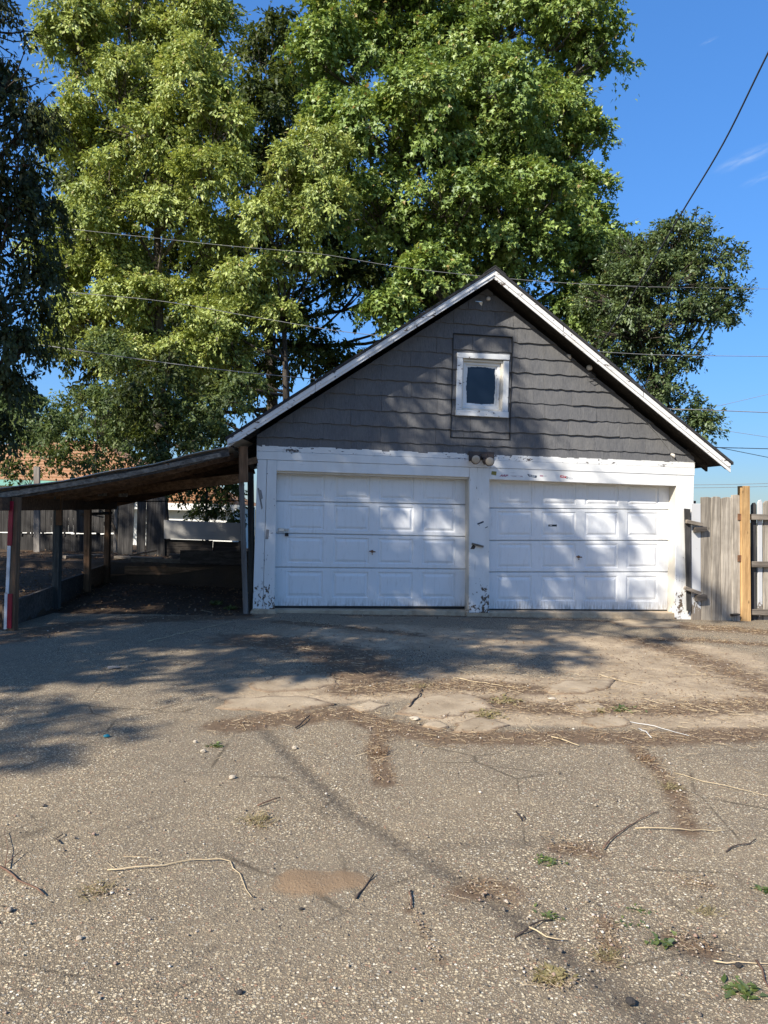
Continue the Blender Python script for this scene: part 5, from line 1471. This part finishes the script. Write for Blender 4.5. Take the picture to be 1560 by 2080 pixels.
# ================================================================== OVERHEAD WIRES
def wire(label, pts, rad=.008, mat='wire', group=None, nm='overhead_wire', extend=True):
    P = [at(*p) for p in pts]
    if extend:
        P = [P[0] + (P[0] - P[1]).normalized() * 9] + P + [P[-1] + (P[-1] - P[-2]).normalized() * 25]
    # smooth through the points
    out = []
    for i in range(len(P) - 1):
        p0, p1, p2, p3 = P[max(i - 1, 0)], P[i], P[i + 1], P[min(i + 2, len(P) - 1)]
        for k in range(6):
            t = k / 6
            out.append(.5 * ((2 * p1) + (p2 - p0) * t + (2 * p0 - 5 * p1 + 4 * p2 - p3) * t * t + (3 * p1 - p0 - 3 * p2 + p3) * t ** 3))
    out.append(P[-1])
    return solo(MB().tube(out, rad, 5), nm, M[mat], label, 'wire', P[0], group, True)
wire('topmost cable crossing behind roof peak, between maple and right elm', [(300, 482, 16.4), (470, 500, 16.4), (650, 516, 16.4), (830, 545, 16.5), (1080, 570, 16.6), (1300, 582, 16.7), (1560, 587, 17)], .006, 'wire_grey')
wire('middle cable sagging across left trees and out past right roof slope', [(100, 590, 15.9), (330, 612, 15.9), (540, 648, 15.9), (770, 682, 16), (1210, 714, 16.4), (1380, 722, 16.5), (1560, 724, 16.8)], .007, 'wire_grey')
wire('lowest thick cable reaching the left roof slope and leaving at the right eave', [(120, 706, 15.4), (250, 725, 15.4), (400, 745, 15.5), (640, 770, 15.6), (1350, 829, 16.2), (1560, 838, 16.4)], .010, 'wire_grey')
wire('steep service cable dropping from top right corner to the roof', [(2400, -1500, 6.0), (1750, -270, 8.0), (1560, 108, 9.5), (1470, 290, 10.6), (1385, 432, 11.7), (1300, 575, 13.0), (1222, 700, 14.2)], .013, 'wire', extend=False)
bpy.data.objects['overhead_wire.003'].name = 'service_cable'
wire('thin cable level with the right eave tip', [(1440, 909, 17.5), (1500, 910, 17.6), (1560, 911.5, 17.8)], .010, 'wire')
wire('thin cable slanting down to the right from eave tip', [(1440, 905, 17.9), (1500, 917, 18), (1560, 929, 18.2)], .008, 'wire')
wire('faint far cable rising to the right above the eave', [(1380, 836, 40), (1470, 822, 40), (1560, 801, 40)], .012, 'wire_grey')
wire('faint far cable falling to the right below the lowest branches', [(1400, 868, 40), (1480, 876, 40), (1560, 888, 40)], .012, 'wire_grey')
wire('upper of two far cables low over the gate', [(1390, 985, 45), (1480, 984, 45), (1560, 982, 45)], .016, 'wire_grey')
wire('lower of two far cables low over the gate', [(1390, 991, 45), (1480, 990, 45), (1560, 988, 45)], .016, 'wire_grey')

# ================================================================== THINGS LYING ON THE DRIVE
def gsurf(x, y): return float(ground_relief(x, y))
gg = np.random.default_rng(77)
def scatter(pl, wd, n, bias=1.0):
    P = np.array(gpts(pl)); seg = np.linalg.norm(np.diff(P, axis=0), axis=1)
    cum = np.concatenate([[0], np.cumsum(seg)])
    t = gg.uniform(0, cum[-1], n)
    i = np.clip(np.searchsorted(cum, t) - 1, 0, len(seg) - 1)
    f = (t - cum[i]) / seg[i]
    Q = P[i] + (P[i + 1] - P[i]) * f[:, None] + gg.normal(0, wd * .62, (n, 2))
    return Q
def make_straw():
    C, L = [], []
    for pl, wd, st, ns, nl in DIRT:
        C.append(scatter(pl, wd, int(ns * 1.0)))
    C.append(np.stack([gg.uniform(-3, 5, 900), gg.uniform(2.0, 9.5, 900)], -1))
    # a broader sprinkling over the right half
    C.append(np.stack([gg.normal(2.0, 1.7, 3200), gg.normal(6.2, 1.1, 3200)], -1))
    C = np.concatenate(C); n = len(C)
    ln = gg.lognormal(math.log(.032), .6, n).clip(.01, .22)
    ln = ln * np.clip((C[:, 1] - .6) / 5.4, .42, 1.0)
    a = gg.uniform(0, math.pi, n); wd = np.clip(C[:, 1] / 5.5, .5, 1.0) * gg.uniform(.0006, .0017, n) * (1 + ln * 4)
    d = np.stack([np.cos(a), np.sin(a), gg.normal(.0, .10, n)], -1); s_ = np.stack([-np.sin(a), np.cos(a), np.zeros(n)], -1)
    z = ground_relief(C[:, 0], C[:, 1]) + .004 + gg.random(n) * .012
    c = np.stack([C[:, 0], C[:, 1], z], -1)
    e0, e1 = c - d * (ln / 2)[:, None], c + d * (ln / 2)[:, None]
    bend = s_ * (gg.normal(0, .12, n) * ln)[:, None]
    up_ = np.array([0, 0, 1.0]) * wd[:, None] * 1.4
    sw = s_ * wd[:, None]
    m0 = c + bend
    V = np.stack([e0 - sw, e0 + sw, m0 + sw, m0 - sw, e1 + sw * .5, e1 - sw * .5, e0 + up_, m0 + up_, e1 + up_], 1).reshape(-1, 3)
    base = (np.arange(n) * 9)[:, None, None]
    T_ = (base + np.array([[0, 3, 7, 6], [1, 6, 7, 2], [3, 5, 8, 7], [2, 7, 8, 4]])[None]).reshape(-1, 4)
    t = np.repeat(np.clip(gg.normal(.5, .25, n), 0, 1), 9)
    o = fast_mesh('straw', V, T_, M['straw'], {'tint': ('POINT', t)})
    tag(o, 'dry straw and grass stalks strewn over the drive and apron', 'straw', kind='stuff')
make_straw()
def make_litter():
    C = []
    for pl, wd, st, ns, nl in DIRT: C.append(scatter(pl, wd, int(nl * 2.2)))
    C.append(np.stack([gg.normal(1.6, 1.9, 5200), gg.normal(7.0, 1.4, 5200)], -1))
    C.append(np.stack([gg.uniform(-3, 5, 300), gg.uniform(2.0, 9.5, 300)], -1))
    z0 = [ground_relief(c[:, 0], c[:, 1]) for c in C]
    # leaves blown in under the lean-to and on the bed behind
    u = np.stack([gg.uniform(-5.0, -2.0, 1700), gg.uniform(9.6, 13.4, 1700)], -1); C.append(u); z0.append(soil_z(u[:, 0], u[:, 1]) + .012)
    u = np.stack([gg.uniform(-8, -2.3, 2600), gg.uniform(13.75, 16.2, 2600)], -1); C.append(u); z0.append(bed_z(u[:, 0], u[:, 1]))
    u = np.stack([gg.uniform(-6.4, -4.6, 1200), gg.uniform(8.6, 13.2, 1200)], -1); C.append(u); z0.append(np.maximum(bed_z(u[:, 0], u[:, 1]), soil_z(u[:, 0], u[:, 1])))
    big = np.concatenate([np.full(len(c), 1.0 if k < len(C) - 3 else 2.3) for k, c in enumerate(C)])
    C = np.concatenate(C); z0 = np.concatenate(z0); n = len(C)
    P = np.stack([C[:, 0], C[:, 1], z0 + .005 + gg.random(n) * .008], -1)
    ax = gg.normal(0, 1, (n, 3)) * np.array([1, 1, .22]); nm = np.array([0, 0, 1.0]) + gg.normal(0, .35, (n, 3))
    V, T_, A = leaves(P, ax, nm, gg.uniform(.007, .026, n) * big * np.clip(C[:, 1] / 6.0, .42, 1.0), LEAF_OVAL, np.clip(gg.normal(.45, .25, n), 0, 1))
    o = fast_mesh('leaf_litter', V, T_, M['litter'], {'tint': ('POINT', A)})
    tag(o, 'small dry leaves and bark crumbs scattered over drive and soil', 'leaf litter', kind='stuff')
make_litter()
def make_gravel():
    n = 2600
    C = np.concatenate([np.stack([gg.uniform(-3, 4, n), 1.8 + 7 * gg.random(n) ** 1.6], -1)] + [scatter(pl, wd * 1.3, int(60 + nl * .5)) for pl, wd, st, ns, nl in DIRT])
    n = len(C)
    ico = np.array([[0, 0, 1], [.9, 0, .3], [.28, .85, .3], [-.72, .53, .3], [-.72, -.53, .3], [.28, -.85, .3], [0, 0, -.5]], float)
    tt = [(0, 1, 2), (0, 2, 3), (0, 3, 4), (0, 4, 5), (0, 5, 1), (6, 2, 1), (6, 3, 2), (6, 4, 3), (6, 5, 4), (6, 1, 5)]
    r_ = gg.lognormal(math.log(.0045), .40, n).clip(.002, .016)
    J = ico[None] * (1 + gg.normal(0, .22, (n, 7, 3))) * r_[:, None, None]
    a = gg.uniform(0, 6.3, n); ca, sa = np.cos(a), np.sin(a)
    x, y = J[..., 0] * ca[:, None] - J[..., 1] * sa[:, None], J[..., 0] * sa[:, None] + J[..., 1] * ca[:, None]
    z = ground_relief(C[:, 0], C[:, 1])
    V = np.stack([x + C[:, 0:1], y + C[:, 1:2], J[..., 2] * .8 + z[:, None] + .002 + r_[:, None] * .25], -1).reshape(-1, 3)
    T_ = ((np.arange(n) * 7)[:, None, None] + np.array(tt)[None]).reshape(-1, 3)
    m = NT('loose_gravel'); c = m.ramp(m.attr('tint'), [(0.0, (.06, .052, .046)), (.3, (.22, .18, .14)), (.6, (.38, .32, .24)), (.8, (.26, .17, .13)), (1.0, (.62, .58, .50))])
    m.done(c, .9, None, .25)
    o = fast_mesh('gravel', V, T_, m.m, {'tint': ('POINT', np.repeat(gg.random(n), 7))})
    tag(o, 'loose grey and tan grit lying on the worn asphalt', 'gravel', kind='stuff')
make_gravel()

def stick(label, pts, rad, mat, nm='twig', cat='twig', side=(), lift=.012, wob=.008):
    r_ = random.Random(len(label) * 7 + int(pts[0][0]))
    P = [gp(*p) for p in pts]
    path = []
    for a, b in zip(P[:-1], P[1:]):
        n = max(2, int((b - a).length / .05))
        for k in range(n):
            path.append(a.lerp(b, k / n))
    path.append(P[-1])
    path = [Vector((p.x + r_.uniform(-wob, wob), p.y + r_.uniform(-wob, wob), gsurf(p.x, p.y) + rad + lift * r_.uniform(.2, 1.0))) for p in path]
    n = len(path)
    mb = MB().tube(path, [rad * (1.0 - .55 * k / n) for k in range(n)], 6)
    for pl in side:
        q = [gp(*p) for p in pl]
        q = [Vector((p.x, p.y, gsurf(p.x, p.y) + rad + lift)) for p in q]
        mb.tube(q, [rad * .5] + [rad * .25] * (len(q) - 1), 5)
    return solo(mb, nm, M[mat], label, cat, Vector((path[0].x, path[0].y, gsurf(path[0].x, path[0].y))), None, True)
stick('long pale bent stalk left of the sand heap', [(215, 1772), (300, 1765), (395, 1749), (470, 1753), (492, 1795), (510, 1830)], .0030, 'twig_pale', side=[[(330, 1760), (300, 1748), (250, 1747)], [(232, 1770), (218, 1760)]])
stick('reddish-brown stick with a dark side twig at left edge', [(-20, 1752), (0, 1766), (40, 1793), (90, 1825)], .005, 'twig_brown', side=[[(10, 1770), (16, 1730), (8, 1695)], [(14, 1762), (45, 1735)]])
stick('short dark twig at right end of the sand heap', [(720, 1832), (740, 1808), (762, 1782)], .0045, 'twig_dark')
stick('long brown twig right of centre pointing up right', [(1222, 1728), (1255, 1695), (1290, 1672), (1335, 1652)], .0038, 'twig_brown')
stick('dark grey twig touching a small green weed', [(1045, 1905), (1080, 1886), (1120, 1870)], .004, 'twig_dark')
stick('white plastic strip lying among the straw', [(1280, 1467), (1330, 1478), (1400, 1498)], .003, 'white_plastic', 'plastic_strip', 'litter', wob=.002)
stick('crumpled white scrap beside the plastic strip', [(1296, 1482), (1312, 1490), (1324, 1500)], .005, 'white_plastic', 'plastic_scrap', 'litter')
stick('long straw stalk running out at right edge', [(1370, 1572), (1430, 1590), (1500, 1606), (1600, 1628)], .0024, 'twig_pale', 'stalk', 'stalk', wob=.003)
stick('straw stalk against the dark stone at lower right', [(1450, 1960), (1500, 1962), (1600, 1962)], .0024, 'twig_pale', 'stalk', 'stalk', wob=.002)
stick('thin straw stalk crossing below the long brown twig', [(1290, 1684), (1380, 1688), (1475, 1692)], .003, 'twig_pale', 'stalk', 'stalk', wob=.003)
stick('short pale stalk at front edge of the apron', [(1120, 1500), (1150, 1508), (1176, 1519)], .005, 'twig_pale', 'stalk', 'stalk', wob=.002)
stick('short dark stick near the end of tar seam', [(600, 1481), (614, 1470), (628, 1458)], .006, 'twig_dark')
stick('upright-looking short brown twig left of the tar seam', [(832, 1812), (834, 1830), (836, 1850)], .004, 'twig_brown')
stick('brown twig leaning toward bottom right corner', [(1538, 1960), (1547, 1985), (1558, 2012)], .0045, 'twig_brown')
stick('tan curved stalk below the dark grey twig', [(1076, 1888), (1110, 1905), (1152, 1913)], .003, 'twig_pale', 'stalk', 'stalk')
stick('curved dark twig high on left of the drive', [(120, 1718), (118, 1708), (128, 1697)], .003, 'twig_dark')
stick('dark twig above the dried grass tuft', [(525, 1640), (545, 1632), (566, 1626)], .0045, 'twig_brown')
stick('grey twig curving near right edge', [(1475, 1732), (1500, 1720), (1535, 1710)], .0035, 'twig_dark')
stick('small dark twig where the drive meets tar seam', [(1052, 1655), (1060, 1670), (1066, 1660)], .004, 'twig_dark')
stick('thin stick lying across the big front slab', [(832, 1438), (850, 1415), (862, 1396)], .007, 'twig_dark')
stick('thin stalk in the shade left of the doors', [(300, 1305), (380, 1285), (470, 1265)], .0042, 'twig_pale', 'stalk', 'stalk')
stick('straw stalk on the sunny apron before right door', [(1215, 1372), (1260, 1384), (1305, 1396)], .0042, 'twig_pale', 'stalk', 'stalk')
stick('straw stalk left of the big front slab', [(930, 1380), (1010, 1395), (1060, 1400)], .0042, 'twig_pale', 'stalk', 'stalk')

BLADE = (np.array([[-.03, 0, 0], [.03, 0, 0], [.022, .6, .10], [-.022, .6, .10], [0, 1.0, -.02]], float), [(0, 1, 2), (0, 2, 3), (3, 2, 4)])
def weed(label, px, py, rad, n, mat='weed', h=.5, seed=0, nm='weed', tmpl=LEAF_OVAL, wide=1.0):
    g = np.random.default_rng(seed + 500)
    c = gp(px, py); c.z = gsurf(c.x, c.y)
    n = int(n * (2.2 if tmpl is not BLADE else 1.6))
    a = g.uniform(0, 2 * math.pi, n); el = g.uniform(.1, 1.0, n) * h
    ax = np.stack([np.cos(a), np.sin(a), el], -1)
    off = g.normal(0, rad * .45 * wide, (n, 3)) * np.array([1, .8, 0])
    P = np.array([0, 0, .003]) + off
    nmv = np.array([0, 0, 1.0]) + g.normal(0, .25, (n, 3)) - ax * .3
    V, T_, A = leaves(P, ax, nmv, rad * (.62 if tmpl is not BLADE else .8) * g.uniform(.3, 1.0, n), tmpl, np.clip(g.normal(.5, .3, n), 0, 1))
    o = fast_mesh(nm, V, T_, M[mat], {'tint': ('POINT', A)})
    o.location = c
    return tag(o, label, 'grass tuft' if 'tuft' in nm else 'weed')
weed('small green weed at tip of the dark grey twig', 1125, 1862, .045, 16, seed=1)
weed('low green weed just left of the long brown twig', 1110, 1750, .05, 26, seed=2, wide=1.3)
weed('green weed below the pale tuft in lower right', 1350, 1918, .055, 18, seed=3)
weed('leafy green weed near bottom right corner', 1505, 2012, .070, 26, seed=4, wide=.8)
weed('green weed cut by the right edge', 1552, 1808, .055, 16, seed=5)
weed('small green weed above the dry tuft line', 1302, 1852, .04, 14, seed=6)
weed('tiny green weed beside the dry tuft line', 1278, 1880, .035, 12, seed=7, wide=1.5)
weed('small green weed on the sunlit drive left of seam', 436, 1515, .06, 18, seed=8)
weed('yellow-green weed behind the big front slab', 1025, 1424, .10, 34, 'weed_dry', seed=9, wide=1.5)
weed('yellow-green weed between the two front slabs', 995, 1452, .10, 34, 'weed_dry', seed=10, wide=1.5)
weed('green weed patch among straw right of slabs', 1262, 1442, .09, 28, 'weed', seed=11, wide=1.4)
weed('thin weed growing near the right slab', 1215, 1444, .08, 20, 'weed_dry', seed=12, wide=1.4)
weed('pair of leafy weeds at the carport mouth', 440, 1228, .16, 30, 'weed', wide=.6, seed=13, h=1.3)
weed('leafy weed beside the carport stud', 470, 1238, .15, 30, 'weed', seed=14, h=1.3, wide=.6)
weed('dried grass tuft left of the tar seam', 525, 1668, .09, 60, 'weed_dry', h=.5, seed=15, nm='grass_tuft', tmpl=BLADE)
weed('matted dry weed at the bottom right of centre', 1120, 1985, .05, 170, 'weed_dry', h=.6, seed=16, nm='grass_tuft', tmpl=LEAF_DIA, wide=1.0)
weed('dried tuft where straw line bends', 1235, 1945, .06, 70, 'weed_dry', h=.5, seed=17, nm='grass_tuft', tmpl=BLADE)
weed('dried tuft at end of the long pale stalk', 192, 1812, .08, 50, 'weed_dry', h=.25, seed=18, nm='grass_tuft', tmpl=BLADE)
weed('pale dry tuft in the right foreground', 1440, 1855, .06, 50, 'weed_dry', h=.5, seed=19, nm='grass_tuft', tmpl=BLADE)
weed('grass tuft at the foot of the centre post', 985, 1236, .11, 40, 'weed_dry', h=1.2, seed=20, nm='grass_tuft', tmpl=BLADE)
weed('grass tuft sprouting at the crack left of big slab', 855, 1396, .08, 40, 'weed_dry', h=.9, seed=21, nm='grass_tuft', tmpl=BLADE)
weed('reddish dry tuft at top of the straw seam', 772, 1530, .09, 60, 'litter', h=.5, seed=22, nm='grass_tuft', tmpl=BLADE)
weed('reddish dry tuft on the right straw seam', 1312, 1545, .09, 60, 'litter', h=.5, seed=23, nm='grass_tuft', tmpl=BLADE)
weed('straw-coloured tuft beside a dark speck right of centre', 1365, 1602, .08, 60, 'weed_dry', h=.6, seed=24, nm='grass_tuft', tmpl=BLADE)

def pebble(label, px, py, w_, mat, seed, nm='stone', cat='stone', flat=.6):
    r_ = random.Random(seed)
    c = gp(px, py); c.z = gsurf(c.x, c.y)
    vs, fs = [], []
    nseg, nring = 9, 5
    for i in range(nring):
        ph = math.pi * (i + .5) / nring
        for k in range(nseg):
            a = 2 * math.pi * k / nseg
            q = w_ * .40 * (1 + r_.uniform(-.22, .22))
            vs.append(Vector((q * math.sin(ph) * math.cos(a), q * .8 * math.sin(ph) * math.sin(a), w_ * flat / 2 * (math.cos(ph) + .75))) + c)
    for i in range(nring - 1):
        for k in range(nseg): fs.append((i * nseg + k, i * nseg + (k + 1) % nseg, (i + 1) * nseg + (k + 1) % nseg, (i + 1) * nseg + k))
    fs.append(tuple(range(nseg))); fs.append(tuple(range((nring - 1) * nseg, nring * nseg))[::-1])
    return solo(MB().add(vs, [f[::-1] for f in fs]), nm, M[mat], label, cat, c)
pebble('round dark stone on the straw stalk at lower right', 1500, 1966, .032, 'stone_dark', 1)
pebble('pale flat stone in the shade edge left of seam', 472, 1581, .055, 'stone', 2, flat=.4)
pebble('pale stone near the top of tar seam', 598, 1521, .04, 'stone', 3)
pebble('pale stone beside the small weed on left drive', 413, 1528, .045, 'stone', 4, flat=.5)
pebble('pale stone left of the weed on left drive', 396, 1509, .035, 'stone', 5)
pebble('white stone with dark flake in left foreground', 161, 1908, .028, 'stone', 6)
pebble('black clinker chip below the sand heap', 612, 1850, .022, 'stone_dark', 7)
pebble('black clinker chip near bottom centre', 487, 2020, .026, 'stone_dark', 8)
pebble('dark lump at the bottom right of the tar seam', 1280, 2040, .04, 'stone_dark', 9)
pebble('bright teal piece of plastic litter at the shade edge', 217, 1498, .05, 'litter_blue', 10, 'plastic_litter', 'litter', .45)
pebble('flat pale grey scrap in the shade on left drive', 230, 1358, .16, 'grey_metal', 11, 'paper_scrap', 'litter', .15)
pebble('pale flat stone at left end of big slab', 842, 1462, .10, 'stone', 12, flat=.3)
pebble('pale flat stone behind the straw among weeds', 1122, 1421, .09, 'stone', 13, flat=.25)

# loose timber lying on the bed behind the lean-to
for lab, a, b, w_, h_, mt in (
    ('long sawn plank lying on the soil bed behind carport', (235, 1139, 14.3), (330, 1146, 14.2), .16, .05, 'old_grey_x'),
    ('grey beam stacked against the plank screen', (345, 1143, 14.9), (480, 1147, 14.7), .12, .12, 'dark_grey_x'),
    ('short tilted board leaning on the edging timbers', (262, 1128, 14.6), (318, 1118, 14.9), .12, .03, 'dark_grey_x'),
    ('pale offcut on the bed behind the left posts', (130, 1142, 14.0), (205, 1136, 14.6), .14, .06, 'old_grey_x')):
    A_, B_ = at(*a), at(*b)
    A_.z = max(A_.z, .40); B_.z = max(B_.z, .40)
    solo(MB().beam(A_, B_, w_, h_), 'loose_timber', M[mt], lab, 'timber', A_)
